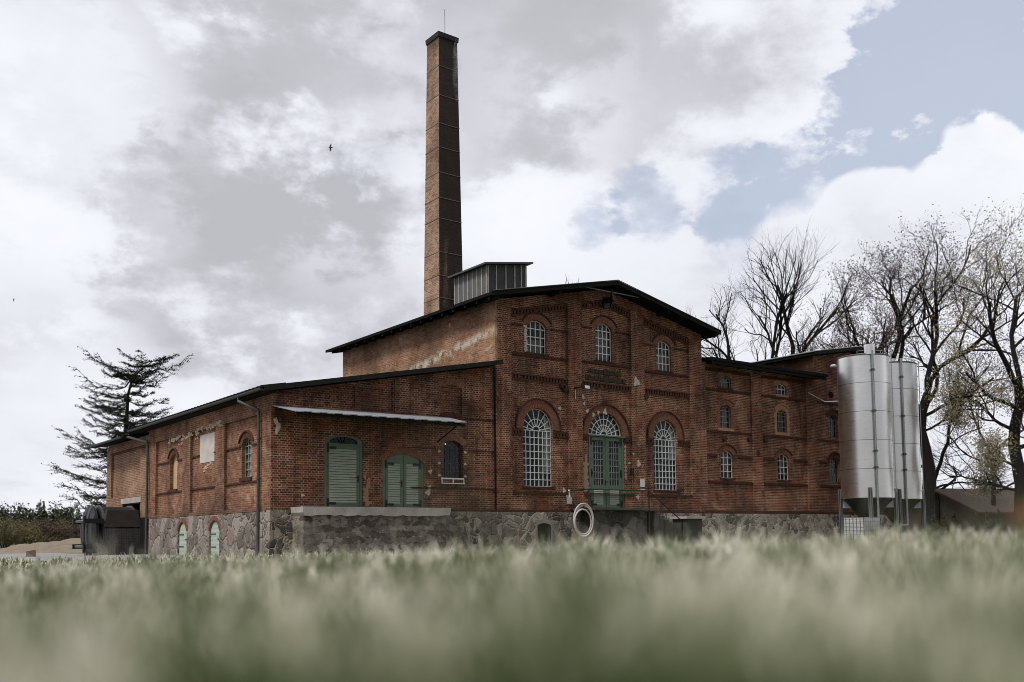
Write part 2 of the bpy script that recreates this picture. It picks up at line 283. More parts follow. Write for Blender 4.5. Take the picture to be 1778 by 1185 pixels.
# ------------------------------------------------------------------ mesh tools
class MB:
    def __init__(s): s.v = []; s.f = []
    def add(s, vs, fs):
        o = len(s.v); s.v += [tuple(v) for v in vs]; s.f += [tuple(i+o for i in f) for f in fs]; return s
    def hexa(s, p): return s.add(p, [(0, 3, 2, 1), (4, 5, 6, 7), (0, 1, 5, 4), (1, 2, 6, 5), (2, 3, 7, 6), (3, 0, 4, 7)])
    def box(s, x0, x1, y0, y1, z0, z1):
        return s.hexa([(x0, y0, z0), (x1, y0, z0), (x1, y1, z0), (x0, y1, z0), (x0, y0, z1), (x1, y0, z1), (x1, y1, z1), (x0, y1, z1)])
    def prism(s, pts, a, b, M):
        """2d polygon (u,v) swept from w=a to w=b through map M(u,v,w)"""
        n = len(pts); vs = [M(u, v, a) for u, v in pts] + [M(u, v, b) for u, v in pts]
        tri = tessellate_polygon([[Vector((u, v, 0)) for u, v in pts]])
        fs = [tuple(t) for t in tri] + [tuple(i+n for i in t[::-1]) for t in tri] + [(i, (i+1) % n, (i+1) % n+n, i+n) for i in range(n)]
        return s.add(vs, fs)
    def slab(s, outer, holes, a, b, M):
        """wall slab with openings cut through it and their reveals"""
        loops = [outer]+holes; flat = [p for lp in loops for p in lp]; n = len(flat)
        tri = tessellate_polygon([[Vector((u, v, 0)) for u, v in lp] for lp in loops])
        vs = [M(u, v, a) for u, v in flat] + [M(u, v, b) for u, v in flat]
        fs = [tuple(t) for t in tri] + [tuple(i+n for i in t[::-1]) for t in tri]
        o = 0
        for lp in loops:
            k = len(lp); fs += [(o+i, o+(i+1) % k, o+(i+1) % k+n, o+i+n) for i in range(k)]; o += k
        return s.add(vs, fs)
    def tube(s, path, rad, seg=8, caps=True):
        path = [Vector(p) for p in path]; rads = rad if hasattr(rad, '__len__') else [rad]*len(path)
        o = len(s.v); n = len(path); prev = None
        for i, p in enumerate(path):
            d = (path[min(i+1, n-1)]-path[max(i-1, 0)])
            if d.length < 1e-9: d = Vector((0, 0, 1))
            d.normalize()
            if prev is None: prev = d.orthogonal().normalized()
            a = (prev - d*prev.dot(d)); a = a.normalized() if a.length > 1e-6 else d.orthogonal().normalized(); prev = a; b = d.cross(a)
            for k in range(seg):
                t = 2*math.pi*k/seg; s.v.append(tuple(p+(a*math.cos(t)+b*math.sin(t))*rads[i]))
        for i in range(n-1):
            for k in range(seg):
                k2 = (k+1) % seg; s.f.append((o+i*seg+k, o+i*seg+k2, o+(i+1)*seg+k2, o+(i+1)*seg+k))
        if caps: s.f.append(tuple(o+k for k in range(seg))[::-1]); s.f.append(tuple(o+(n-1)*seg+k for k in range(seg)))
        return s
    def lathe(s, prof, c, seg=48, axis='Z'):
        o = len(s.v); n = len(prof)
        for r_, h in prof:
            for k in range(seg):
                t = 2*math.pi*k/seg; a, b = r_*math.cos(t), r_*math.sin(t)
                s.v.append((c[0]+a, c[1]+b, c[2]+h) if axis == 'Z' else (c[0]+h, c[1]+a, c[2]+b))
        for i in range(n-1):
            for k in range(seg): k2 = (k+1) % seg; s.f.append((o+i*seg+k, o+i*seg+k2, o+(i+1)*seg+k2, o+(i+1)*seg+k))
        return s
    def build(s, name, m, parent=None, smooth=False):
        me = bpy.data.meshes.new(name); me.from_pydata(s.v, [], s.f); me.update()
        bm = bmesh.new(); bm.from_mesh(me); bmesh.ops.recalc_face_normals(bm, faces=bm.faces); bm.to_mesh(me); bm.free()
        if smooth:
            for p in me.polygons: p.use_smooth = True
            try: me.set_sharp_from_angle(angle=R(35))
            except Exception: pass
        me.materials.append(m); o = bpy.data.objects.new(name, me); COL.objects.link(o)
        if parent: o.parent = parent; o.matrix_parent_inverse = parent.matrix_world.inverted() if False else Matrix.Translation(-parent.location)
        return o
def each(mb, name, m, parent, smooth=False):
    """one object for each separate piece of the builder"""
    par = list(range(len(mb.v)))
    def fd(i):
        while par[i] != i: par[i] = par[par[i]]; i = par[i]
        return i
    for f in mb.f:
        a = fd(f[0])
        for j in f[1:]: par[fd(j)] = a
    gr = {}
    for f in mb.f: gr.setdefault(fd(f[0]), []).append(f)
    out = []
    for fs in gr.values():
        used = sorted({i for f in fs for i in f}); mp = {k: i for i, k in enumerate(used)}
        q = MB(); q.v = [mb.v[k] for k in used]; q.f = [tuple(mp[i] for i in f) for f in fs]; out.append(q.build(name, m, parent, smooth))
    return out
def thing(name, label, cat, loc=(0, 0, 0), group=None):
    o = bpy.data.objects.new(name, None); COL.objects.link(o); o.location = loc; o['label'] = label; o['category'] = cat
    if group: o['group'] = group
    return o
def tag(o, label=None, cat=None, group=None, kind=None):
    if label: o['label'] = label
    if cat: o['category'] = cat
    if group: o['group'] = group
    if kind: o['kind'] = kind
    return o
def F(base): return lambda u, v, w: (u, base-w, v)        # facade facing the viewer (-Y); w outwards
def S(base): return lambda u, v, w: (base-w, u, v)        # side wall facing -X
def arch(c, w, z0, zs, zt, n=12):
    """opening outline: straight jambs to zs, segmental or round head up to zt"""
    h = zt-zs; r = ((w/2)**2+h*h)/(2*h); cz = zt-r; a = math.asin(min(1, (w/2)/r)); a = a if h <= w/2+1e-6 else math.pi-a
    pts = [(c-w/2, z0), (c+w/2, z0)]
    for i in range(n+1):
        t = a-2*a*i/n; pts.append((c+r*math.sin(t), cz+r*math.cos(t)))
    return pts
def arch_geo(c, w, zs, zt):
    h = zt-zs; r = ((w/2)**2+h*h)/(2*h); return zt-r, r, math.asin(min(1, (w/2)/r))
def rect(a, b, c, d): return [(a, c), (b, c), (b, d), (a, d)]
def arch_ring(parent, M, c, w, zs, zt, th=.26, proud=.02, m=None, hood=True, ext=0.0):
    """voussoirs of bricks on edge around an arched head, with mortar behind and a hood course above"""
    cz, r, a = arch_geo(c, w, zs, zt); a += ext
    ring = lambda r0, r1, n=20: [(c+r1*math.sin(-a+2*a*i/n), cz+r1*math.cos(-a+2*a*i/n)) for i in range(n+1)]+[(c+r0*math.sin(a-2*a*i/n), cz+r0*math.cos(a-2*a*i/n)) for i in range(n+1)]
    v = MB(); nb = max(7, int(2*a*(r+th/2)/.085))
    for i in range(nb):
        t0 = -a+2*a*(i+.10)/nb; t1 = -a+2*a*(i+.90)/nb; pr = proud+random.uniform(-.004, .006)
        q = [(c+rr*math.sin(t), cz+rr*math.cos(t)) for rr, t in ((r+.002, t0), (r+.002, t1), (r+th, t1), (r+th, t0))]
        v.hexa([M(*p, -.02) for p in q]+[M(*p, pr) for p in q])
    o = v.build('arch', m or M_ARCH, parent)
    MB().prism(ring(r+.004, r+th-.004), -.02, proud*.45, M).build('arch_joints', M_MORTAR, o)
    if hood: MB().prism(ring(r+th+.004, r+th+.055), -.02, proud+.045, M).build('hood_course', m or M_BRICK_DARK, o)
    return o
def window(parent, M, c, w, z0, zs, zt, cols, rows, fan=0, m=None, depth=.14, t=.027, lining=0, cloth=None, skip_frame=False):
    """metal window: frame > pane, arched head; fan = number of concentric arcs"""
    m = m or M_MUNTIN; f = MB(); d0, d1 = -depth-.03, -depth+.005
    cz, r, a = arch_geo(c, w, zs, zt)
    def top(u): return cz+math.sqrt(max(0, r*r-(u-c)**2))
    zg = zs-.12 if fan else None
    n = 18
    out = [(c+r*math.sin(-a+2*a*i/n), cz+r*math.cos(-a+2*a*i/n)) for i in range(n+1)]
    inn = [(c+(r-t)*math.sin(a-2*a*i/n), cz+(r-t)*math.cos(a-2*a*i/n)) for i in range(n+1)]
    f.prism(out+inn, d0, d1, M)
    for s in (-1, 1):
        uu = c+s*(w/2-t/2); f.prism(rect(uu-t/2, uu+t/2, z0, zs), d0-.001, d1-.001, M)
    f.prism(rect(c-w/2+t, c+w/2-t, z0, z0+t), d0, d1, M)
    for i in range(1, cols):
        u = c-w/2+w*i/cols; f.prism(rect(u-t/2, u+t/2, z0+t, (zg if fan else top(u)-t*.5)), d0-.003, d1+.003, M)
    H = (zg if fan else zt)-z0
    for j in range(1, rows+(1 if fan else 0)):
        z = z0+H*j/rows
        hw = w/2-t if z <= zs else math.sqrt(max(0, r*r-(z-cz)**2))-t
        f.prism(rect(c-hw, c+hw, z-t/2, z+t/2), d0-.006, d1+.006, M)
    if fan:
        ns = 7; cc = zg
        def ray_len(th):
            # distance from (c,cc) to the frame
            dx, dz = math.sin(th), math.cos(th); lo = 0; hi = 3
            for _ in range(26):
                md = (lo+hi)/2; u, z = c+dx*md, cc+dz*md
                inside = abs(u-c) < w/2 and (z < zs or (u-c)**2+(z-cz)**2 < r*r)
                lo, hi = (md, hi) if inside else (lo, md)
            return lo
        ths = [-math.pi/2+math.pi*(i+.5)/(ns+1) for i in range(ns+1)]
        for th in ths:
            L = ray_len(th); dx, dz = math.sin(th), math.cos(th); px_, pz_ = dz*t/2, -dx*t/2
            q = [(c+dx*.13*w+px_, cc+dz*.13*w+pz_), (c+dx*.13*w-px_, cc+dz*.13*w-pz_), (c+dx*L-px_, cc+dz*L-pz_), (c+dx*L+px_, cc+dz*L+pz_)]
            f.prism(q, d0-.002, d1+.002, M)
        for k in range(1, fan+1):
            q0 = [.13, .32, .53][k-1] if fan == 2 else [.10, .21, .36][k-1]
            rr = q0*w if fan == 2 else q0*w
            o_ = [(c+rr*math.sin(-math.pi/2+math.pi*i/20), cc+rr*math.cos(-math.pi/2+math.pi*i/20)) for i in range(21)]
            i_ = [(c+(rr-t)*math.sin(math.pi/2-math.pi*i/20), cc+(rr-t)*math.cos(math.pi/2-math.pi*i/20)) for i in range(21)]
            f.prism(o_+i_, d0-.004, d1+.004, M)
    win = f.build('window', m, parent)
    MB().prism(arch(c, w-.02, z0+.01, zs-.01, zt-.01), d0+.012, d0+.018, M).build('pane', M_GLASS, win)
    if lining:      # limewashed splayed reveal behind the glass
        MB().prism(rect(c+w/2-.02, c+w/2+.03, z0+lining, zs), -.9, d0-.02, M).build('lining', M_WHITEWALL, win)
    if cloth:
        for (a0, a1, b0, b1) in cloth:
            MB().prism(rect(c-w/2+w*a0, c-w/2+w*a1, z0+(zt-z0)*b0, z0+(zt-z0)*b1), d0-.12, d0-.10, M).build('curtain', M_CURTAIN, win)
    return win
def hsplit(a, b, holes):
    """u-intervals of [a,b] outside the given (lo,hi) gaps"""
    out = []; x = a
    for lo, hi in sorted(holes):
        if lo > x: out.append((x, lo))
        x = max(x, hi)
    if x < b: out.append((x, b))
    return out
def string_course(parent, M, a, b, z, gaps=(), h=.06, proud=.045, base=0.0, m=None, name='string_course'):
    mb = MB()
    for lo, hi in hsplit(a, b, gaps): mb.prism(rect(lo, hi, z-h/2, z+h/2), base-.02, base+proud, M)
    return each(mb, name, m or M_BRICK_DARK, parent)
def dentils(parent, M, u0, z0, u1, z1, base, gaps=()):
    """corbel course: top course, row of brick ends, bottom course; may slope"""
    mb = MB(); L = u1-u0; n = int(L/.155); zz = lambda u: z0+(z1-z0)*(u-u0)/L
    for dz0, dz1, pr in ((.09, .155, .085), (-.105, -.055, .05)):
        mb.prism([(u0, zz(u0)+dz0), (u1, zz(u1)+dz0), (u1, zz(u1)+dz1), (u0, zz(u0)+dz1)], base-.02, base+pr, M)
    for i in range(n):
        a = u0+L*(i+.2)/n; b = u0+L*(i+.72)/n
        if random.random() < .05: continue
        mb.prism(rect(a, b, zz((a+b)/2)-.05, zz((a+b)/2)+.088), base-.02, base+.07, M)
    return mb.build('corbel_course', M_ARCH if False else M_BRICK_TRIM, parent)
M_BRICK_TRIM = simple('corbel_brick', (.085, .036, .024), .9, 0, .5, 7, .4, .2)

# ------------------------------------------------------------------ the building
B = thing('brick_factory', 'long dark red brick distillery building on a fieldstone base with green doors and black roofs', 'building', (26.8, 35, -.6))
MF = F(29.0); MFi = F(29.12)
# ---- main hall: front
XM0, XM1, RX, RZ, SL = 21.12, 32.55, 26.8, 10.12, .213
roofz = lambda x: RZ-SL*abs(x-RX)
panels = []
def panel_poly(a, b, z0, off):
    pts = [(a, z0), (b, z0), (b, roofz(b)-off)]
    if a < RX < b: pts.append((RX, RZ-off))
    pts.append((a, roofz(a)-off)); return pts
PAN = [(21.88, 24.72), (25.42, 28.2), (28.95, 31.75)]
OFF = .42
outer = [(XM0, .9), (XM1, .9), (XM1, roofz(XM1)), (RX, RZ), (XM0, roofz(XM0))]
door_main = arch(26.77, 1.92, 1.0, 4.06, 4.99)
mb = MB()
door_cut = [(25.81, 1.0), (27.73, 1.0), (27.73, 1.66), (25.81, 1.66)]
outer2 = [(XM0, .9), (25.81, .9), (25.81, 1.66), (27.73, 1.66), (27.73, .9), (XM1, .9), (XM1, roofz(XM1)), (RX, RZ), (XM0, roofz(XM0))]
# panels as holes; the middle one starts at the top of the door step so that the door cuts through both
hol = [panel_poly(PAN[0][0], PAN[0][1], 1.66, OFF), panel_poly(PAN[2][0], PAN[2][1], 1.66, OFF)]
mid = panel_poly(PAN[1][0], PAN[1][1], 1.68, OFF)
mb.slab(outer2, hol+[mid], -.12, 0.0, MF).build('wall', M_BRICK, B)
UW = [(23.22, .98, 7.08, 8.12, 8.38), (26.76, .92, 7.13, 8.46, 8.72), (30.26, .90, 7.06, 8.12, 8.37)]
TW = [(23.22, 1.46, 1.88, 4.18, 4.92), (30.25, 1.46, 1.88, 4.18, 4.92)]
holes = [arch(c, w, z0, zs, zt) for c, w, z0, zs, zt in UW+TW]
outer3 = [(XM0, .9), (25.81, .9), (25.81, 4.04), *[(26.77-.96*math.cos(math.pi*i/14), 4.04+.93*math.sin(math.pi*i/14)) for i in range(1, 14)], (27.73, 4.04), (27.73, .9), (XM1, .9), (XM1, roofz(XM1)-.01), (RX, RZ-.01), (XM0, roofz(XM0)-.01)]
MB().slab(outer3, holes, -.55, -.125, MF).build('wall', M_BRICK, B)
# side walls, back
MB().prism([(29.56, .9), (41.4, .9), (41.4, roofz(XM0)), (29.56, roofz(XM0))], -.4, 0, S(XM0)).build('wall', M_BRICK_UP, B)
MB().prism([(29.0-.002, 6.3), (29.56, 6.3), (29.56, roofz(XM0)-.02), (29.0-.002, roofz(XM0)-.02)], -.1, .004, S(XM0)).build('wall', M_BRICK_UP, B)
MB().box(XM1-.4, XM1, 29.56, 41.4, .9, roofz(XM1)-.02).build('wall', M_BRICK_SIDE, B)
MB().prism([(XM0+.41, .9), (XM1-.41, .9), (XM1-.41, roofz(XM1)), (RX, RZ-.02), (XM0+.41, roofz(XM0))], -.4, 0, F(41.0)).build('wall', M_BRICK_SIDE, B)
# roof
def gable_roof(parent, x0, xr, x1, zr, sl, y0, y1, th, m=M_ROOF, soffit=True):
    z0 = zr-sl*(xr-x0); z1 = zr-sl*(x1-xr)
    MB().prism([(x0, z0), (xr, zr), (x1, z1), (x1, z1-th), (xr, zr-th), (x0, z0-th)], -y1, -y0, lambda u, v, w: (u, -w, v)).build('roof', m, parent)
ZR = 10.32
gable_roof(B, 20.5, RX, 33.05, ZR, SL, 28.25, 42.0, .12)
# verge boards and rafters under the overhang
vb = MB(); Mv = F(28.27)
for a, b in ((20.5, RX), (RX, 33.05)):
    za, zb = ZR-SL*abs(a-RX), ZR-SL*abs(b-RX)
    vb.prism([(a, za-.16), (b, zb-.16), (b, zb+.012), (a, za+.012)], -.03, .022, Mv)
for x in (20.75, 23.8, RX, 29.8, 32.8):
    z = ZR-SL*abs(x-RX)-.13; vb.box(x-.07, x+.07, 28.32, 29.1, z-.17, z)
vb.build('verge_board', M_SOFFIT, B)
eb = MB()
for k in range(17):
    y = 28.6+.8*k
    for s, xe, xw in ((-1, 20.55, 21.2), (1, 33.0, 32.5)):
        a, b = sorted((xe, xw)); za = ZR-SL*abs(a-RX)-.125; zb = ZR-SL*abs(b-RX)-.125
        eb.prism([(a, za-.13), (b, zb-.13), (b, zb), (a, za)], -.05, .05, F(y))
each(eb, 'rafter_tail', M_SOFFIT, B)
tr = MB()     # pale metal trim on the verge top edge
tr.tube([(20.5, 28.24, ZR-SL*(RX-20.5)+.02), (RX, 28.24, ZR+.03), (33.05, 28.24, ZR-SL*(33.05-RX)+.02)], .018, 6); tr.build('roof_edge_strip', M_GUTTER, B)
# gable corbel courses following the roof
def zc(x): return roofz(x)-OFF-.17
for a, b in ((21.88, 24.72), (25.42, RX), (RX, 28.2), (28.95, 31.75)): dentils(B, MF, a, zc(a), b, zc(b), -.12)
for a, b in PAN: dentils(B, MF, a, 6.06, b, 6.06, -.12)
for k, (a, b) in enumerate(PAN):
    c, w, z0, zs, zt = UW[k]; g = (c-w/2-.22, c+w/2+.22)
    string_course(B, MF, a, b, zs-.02, [g], base=-.12); string_course(B, MF, a, b, z0-.12, base=-.12, h=.09)
for c, w, z0, zs, zt in UW: arch_ring(B, MFi, c, w, zs, zt, .27, .025)
for c, w, z0, zs, zt in TW: arch_ring(B, MFi, c, w, zs, zt, .34, .03, ext=.12)
arch_ring(B, MFi, 26.77, 1.92, 4.04, 4.97, .32, .03, ext=.1)
for (a, b), (c, w) in zip(PAN, ((23.22, 1.46), (26.77, 1.92), (30.25, 1.46))):
    for zz_, hh in ((4.02, .08), (3.86, .06)): string_course(B, MF, a, b, zz_, [(c-w/2-.02, c+w/2+.02)], base=-.12, h=hh, proud=.06)
    nn = MB()
    for lo, hi in hsplit(a, b, [(c-w/2-.02, c+w/2+.02)]):
        q = int((hi-lo)/.14)
        for i in range(q): nn.prism(rect(lo+(hi-lo)*(i+.2)/q, lo+(hi-lo)*(i+.7)/q, 3.893, 3.977), -.14, -.065, MF)
    nn.build('impost_bricks', M_BRICK_TRIM, B)
for (a, b), g in zip(PAN, ([], [(25.8, 27.74)], [])): string_course(B, MF, a-.0, b+.0, 1.62, g, base=0, h=.08, proud=.035)
string_course(B, MF, XM0, XM1, .93, [(25.8, 27.74)], base=0, h=.09, proud=.03, name='base_course')
# windows
window(B, MFi, *UW[0], 4, 4, depth=.10, cloth=[(.05, .95, .0, .45)]); window(B, MFi, *UW[1], 4, 5, depth=.10, cloth=[(.05, .95, .1, .75)]); window(B, MFi, *UW[2], 4, 4, depth=.10, cloth=[(.2, .8, .0, .6)])
for (tw, zb_) in zip(TW, (2.5, 3.2)):
    w_ = window(B, MFi, *tw, 7, 8, fan=2, lining=zb_-1.88, depth=.12); c_ = tw[0]
    MB().prism([(c_+.44, zb_), (c_+.71, zb_), (c_+.71, 4.2), (c_+.64, 4.5), (c_+.44, 4.72)], -.20, -.185, MFi).build('reveal_stand_in', M_WHITEWALL, w_)  # added pale sheet behind the glass, standing in for the lit reveal
for c, w, z0, zs, zt in UW+TW: MB().prism(rect(c-w/2-.08, c+w/2+.08, z0-.07, z0), -.16, .05, MFi).build('sill', M_BRICK_DARK, B)
# main door: fanlight over two glazed leaves
def fanlight():
    f = MB(); c, z0, r0, t = 26.77, 4.07, .93, .026; M = MFi; d0, d1 = -.15, -.11
    arcs = [(r0, t), (.68, t), (.44, t), (.19, t)]
    for rr, tt in arcs:
        o_ = [(c-rr*math.cos(math.pi*i/24), z0+rr*math.sin(math.pi*i/24)) for i in range(25)]; i_ = [(c+(rr-tt)*math.cos(math.pi*i/24), z0+(rr-tt)*math.sin(math.pi*i/24)) for i in range(25)]
        f.prism(o_+i_, d0-rr*.004, d1+rr*.004, M)
    for k in range(11):
        th = math.pi*(k+.0)/10; dx, dz = math.cos(th), math.sin(th); px_, pz_ = -dz*t/2, dx*t/2
        if k in (0, 10): continue
        f.prism([(c+dx*.18+px_, z0+dz*.18+pz_), (c+dx*.18-px_, z0+dz*.18-pz_), (c+dx*.9-px_, z0+dz*.9-pz_), (c+dx*.9+px_, z0+dz*.9+pz_)], d0, d1, M)
    f.prism(rect(c-.93, c+.93, z0-.02, z0+.03), d0-.006, d1+.006, M)
    o = f.build('fanlight', M_MUNTIN, B)
    MB().prism([(c-.92*math.cos(math.pi*i/24), z0+.92*math.sin(math.pi*i/24)) for i in range(25)], d0+.01, d0+.016, M).build('pane', M_GLASS, o)
    MB().prism(rect(c+.75, c+.95, z0, z0+.55), -.9, -.3, M).build('lining', M_WHITEWALL, o)
fanlight()
def louvres(mb, M, a, b, z0, z1, pitch, d):
    n = int((z1-z0)/pitch)
    for i in range(n):
        z = z0+(z1-z0)*i/n; h = (z1-z0)/n
        q = [(a, z+h*.05, d-.022), (a, z+h*.05, d+.018), (a, z+h*.9, d-.004), (a, z+h*.9, d-.022)]
        mb.hexa([M(a, z+h*.04, d-.03), M(b, z+h*.04, d-.03), M(b, z+h*.04, d+.020), M(a, z+h*.04, d+.020), M(a, z+h*.92, d-.03), M(b, z+h*.92, d-.03), M(b, z+h*.92, d-.012), M(a, z+h*.92, d-.012)])
def strap(mb, M, u, z, dirn, L=.28, d=.03):
    mb.prism(rect(u-.035, u+.035, z-.16, z+.16), d-.01, d+.016, M)
    a, b = sorted((u, u+dirn*L)); mb.prism(rect(a, b, z-.028, z+.028), d-.01, d+.02, M)
    for k in range(3): uu = u+dirn*L*(.4+.25*k); mb.prism(rect(uu-.02, uu+.02, z-.04, z+.04), d-.01, d+.024, M)
def handle(mb, M, u, z, dirn, d):
    mb.prism(rect(u-.022, u+.022, z-.13, z+.1), d, d+.012, M)
    a, b = sorted((u, u+dirn*.13)); mb.prism(rect(a, b, z+.02, z+.045), d+.045, d+.07, M); mb.prism(rect(u-.012, u+.012, z+.02, z+.045), d, d+.07, M)
def leaf_glazed(c0, c1, hinge):
    M = F(29.1); d = -.03; z0, z1 = 1.06, 3.98
    o = MB().slab(rect(c0, c1, z0, z1), [rect(c0+.17, c1-.17, 2.02, 3.84), rect(c0+.17, c1-.17, 1.22, 1.84)], d-.05, d, M).build('door_leaf', M_GREEN, B)
    g = MB()
    for i in range(1, 4): u = c0+.17+(c1-c0-.34)*i/4; g.prism(rect(u-.013, u+.013, 2.02, 3.84), d-.035, d-.01, M)
    for j in range(1, 7): z = 2.02+1.82*j/7; g.prism(rect(c0+.17, c1-.17, z-.013, z+.013), d-.037, d-.008, M)
    g.build('glazing_bars', M_MUNTIN_DK, o); MB().prism(rect(c0+.17, c1-.17, 2.02, 3.84), d-.030, d-.026, M).build('pane', M_GLASS, o)
    l = MB(); louvres(l, M, c0+.17, c1-.17, 1.22, 1.84, .075, d-.012); l.build('louvre_panel', M_GREENPALE, o)
    h = MB()
    for z in (1.22, 2.5, 3.80): strap(h, M, hinge, z, 1 if hinge < (c0+c1)/2 else -1, .26 if z != 2.5 else .03, d)
    each(h, 'hinge', M_IRON, o); return o
fr = MB().slab(rect(25.82, 27.72, 1.02, 4.06), [rect(25.90, 27.64, 1.04, 3.99)], -.10, .0, F(29.1)); fr.prism(rect(25.74, 27.80, 4.0, 4.055), -.05, .07, F(29.1)); fr.build('door_frame', M_GREEN, B)
leaf_glazed(25.905, 26.765, 25.96); dl = leaf_glazed(26.775, 27.635, 27.58)
hh = MB(); handle(hh, F(29.1), 26.70, 2.12, 1, -.03); hh.build('door_handle', M_IRON, dl)
MB().prism(rect(26.735, 26.805, 1.06, 3.98), -.03, -.005, F(29.1)).build('door_astragal', M_GREEN, dl)
MB().prism(rect(25.7, 27.84, .9, 1.05), -.5, .06, F(29.0)).build('door_step', M_CONC, B)
# ruined lettering band: two rows of mossy, illegible cut blocks
sg = MB()
for zc_, a, b in ((6.66, 25.86, 27.68), (6.38, 25.7, 27.9)):
    u = a
    while u < b:
        w_ = random.uniform(.07, .17); hh_ = random.uniform(.15, .22)
        sg.prism(rect(u, min(b, u+w_), zc_-hh_/2+random.uniform(-.015, .015), zc_+hh_/2), -.14, -.12+random.uniform(.012, .045), MF); u += w_+random.uniform(.0, .03)
sg.build('weathered_inscription', simple('mossy_stone', (.055, .045, .032), .95, 0, .6, 11, .6, .1), B)
# octagonal tie plates and lime blotches
tp = MB()
for u, z, r_ in ((26.76, 5.42, .14), (24.55, 5.80, .14), (29.02, 5.82, .13), (24.42, 5.88, .10)):
    tp.prism([(u+r_*math.cos(R(22.5+45*i)), z+r_*math.sin(R(22.5+45*i))) for i in range(8)], -.14, .03-.12*(u > 26 and u < 27), MF)
for u, z in ((34.0, 4.3), (36.28, 3.72), (35.75, 4.35), (36.9, 4.4)):
    tp.prism([(u+.13*math.cos(R(22.5+45*i)), z+.13*math.sin(R(22.5+45*i))) for i in range(8)], -.1, .03, MF)
each(tp, 'tie_plate', M_BRICK_DARK, B)
def blotch(mb, M, u, z, ru, rz, w=.006, n=14):
    ph = random.uniform(0, 6); pts = []; w += random.uniform(0, .006)
    for i in range(n):
        t = 2*math.pi*i/n; k = 1+.28*math.sin(3*t+ph)+random.uniform(-.18, .18); pts.append((u+ru*k*math.cos(t), z+rz*k*math.sin(t)))
    mb.prism(pts, w-.012, w, M)
bl = MB()
for u, z, a, b in ((28.45, 6.40, .17, .2), (25.55, 5.55, .07, .10), (25.62, 5.28, .06, .08), (25.78, 4.98, .08, .10), (26.0, 4.9, .05, .06), (28.5, 2.95, .10, .13), (28.2, 3.35, .05, .05), (28.05, 2.97, .08, .04), (24.32, 5.0, .07, .07), (28.4, 1.55, .07, .08), (24.6, 1.5, .12, .16), (24.5, 1.75, .08, .09)):
    inner = PAN[1][0] < u < PAN[1][1] or PAN[0][0] < u < PAN[0][1]
    blotch(bl, MF, u, z, a, b, (-.112 if inner and z > 1.66 else .007))
for z in [7.15+.13*i for i in range(8)]: blotch(bl, MF, 22.66, z, .08, .07, -.112)
for u in [22.8+.12*i for i in range(8)]: blotch(bl, MF, u, 6.98+random.uniform(-.03, .03), .09, .05, -.112)
for u, z, a, b in ((26.72, 5.02, .10, .12), (26.35, 4.98, .06, .07), (26.08, 4.86, .07, .08)): blotch(bl, MF, u, z, a, b, -.085)
bl.build('lime_patch', M_LIME, B)
bl = MB()
for z in [1.85+.16*i for i in range(9)]: blotch(bl, MF, 25.66+random.uniform(-.05, .03), z, .14 if z < 2.9 else .06, .13, -.110); blotch(bl, MF, 27.84, z+.5, .06, .1, -.110)
bl.build('render_patch', simple('pink_render', (.38, .26, .19), .95, 0, .3, 8, .5, .1), B)
# hoist beam under the gable
hb = MB(); hb.tube([(25.1, 28.55, 9.9), (28.25, 28.55, 9.9)], .022, 6); hb.build('ridge_rod', M_ZINC, B)
hb = MB(); hb.box(26.62, 26.82, 28.4, 29.02, 9.52, 9.7); hb.box(26.68, 26.76, 28.5, 28.6, 9.4, 10.1); hb.box(26.6, 26.86, 28.9, 28.99, 9.3, 9.75); hb.build('hoist_beam', M_IRON, B)
# roof lantern
def lantern():
    x0, x1, y0, y1 = 22.3, 24.32, 31.12, 33.5; zt = lambda x: 10.92+.155*(x-x0)*1.05; zb = 8.9
    L = MB().prism([(x0, zb), (x1, zb), (x1, zt(x1)), (x0, zt(x0))], -(y1-y0), 0, F(y0)).build('roof_lantern', simple('dark_slate_cladding', (.038, .038, .038), .7, 0, .25, 3, .2), B)
    ls = MB().prism([(x0, zb), (x0+.01, zb)] and [(y0+.01, zb), (y1-.01, zb), (y1-.01, zt(x0)-.01), (y0+.01, zt(x0)-.01)], 0, .008, S(x0)).build('side_cladding', simple('grey_slate_cladding', (.10, .10, .10), .7, 0, .2, 3, .2), L)
    st = MB()
    for u in (x0+.035, x0+.44, x0+.92, x0+1.38, x0+1.72, x1-.05): st.prism(rect(u-.022-(.02 if u > x1-.1 else 0), u+.022, zb, zt(u)-.02), 0, .03, F(y0))
    for k in range(8): u = y0+.03+(y1-y0-.06)*k/7; st.prism(rect(u-.022, u+.022, zb, zt(x0)-.02), .008, .035, S(x0))
    each(st, 'batten', simple('pale_batten', (.38, .36, .33), .7, 0, .15, 6, .1), L)
    rf = MB().prism([(x0-.25, zt(x0-.25)+.0), (x1+.2, zt(x1+.2)), (x1+.2, zt(x1+.2)+.07), (x0-.25, zt(x0-.25)+.07)], -(y1-y0)-.15, .2, F(y0)); rf.build('lantern_roof', M_GUTTER, L)
lantern()

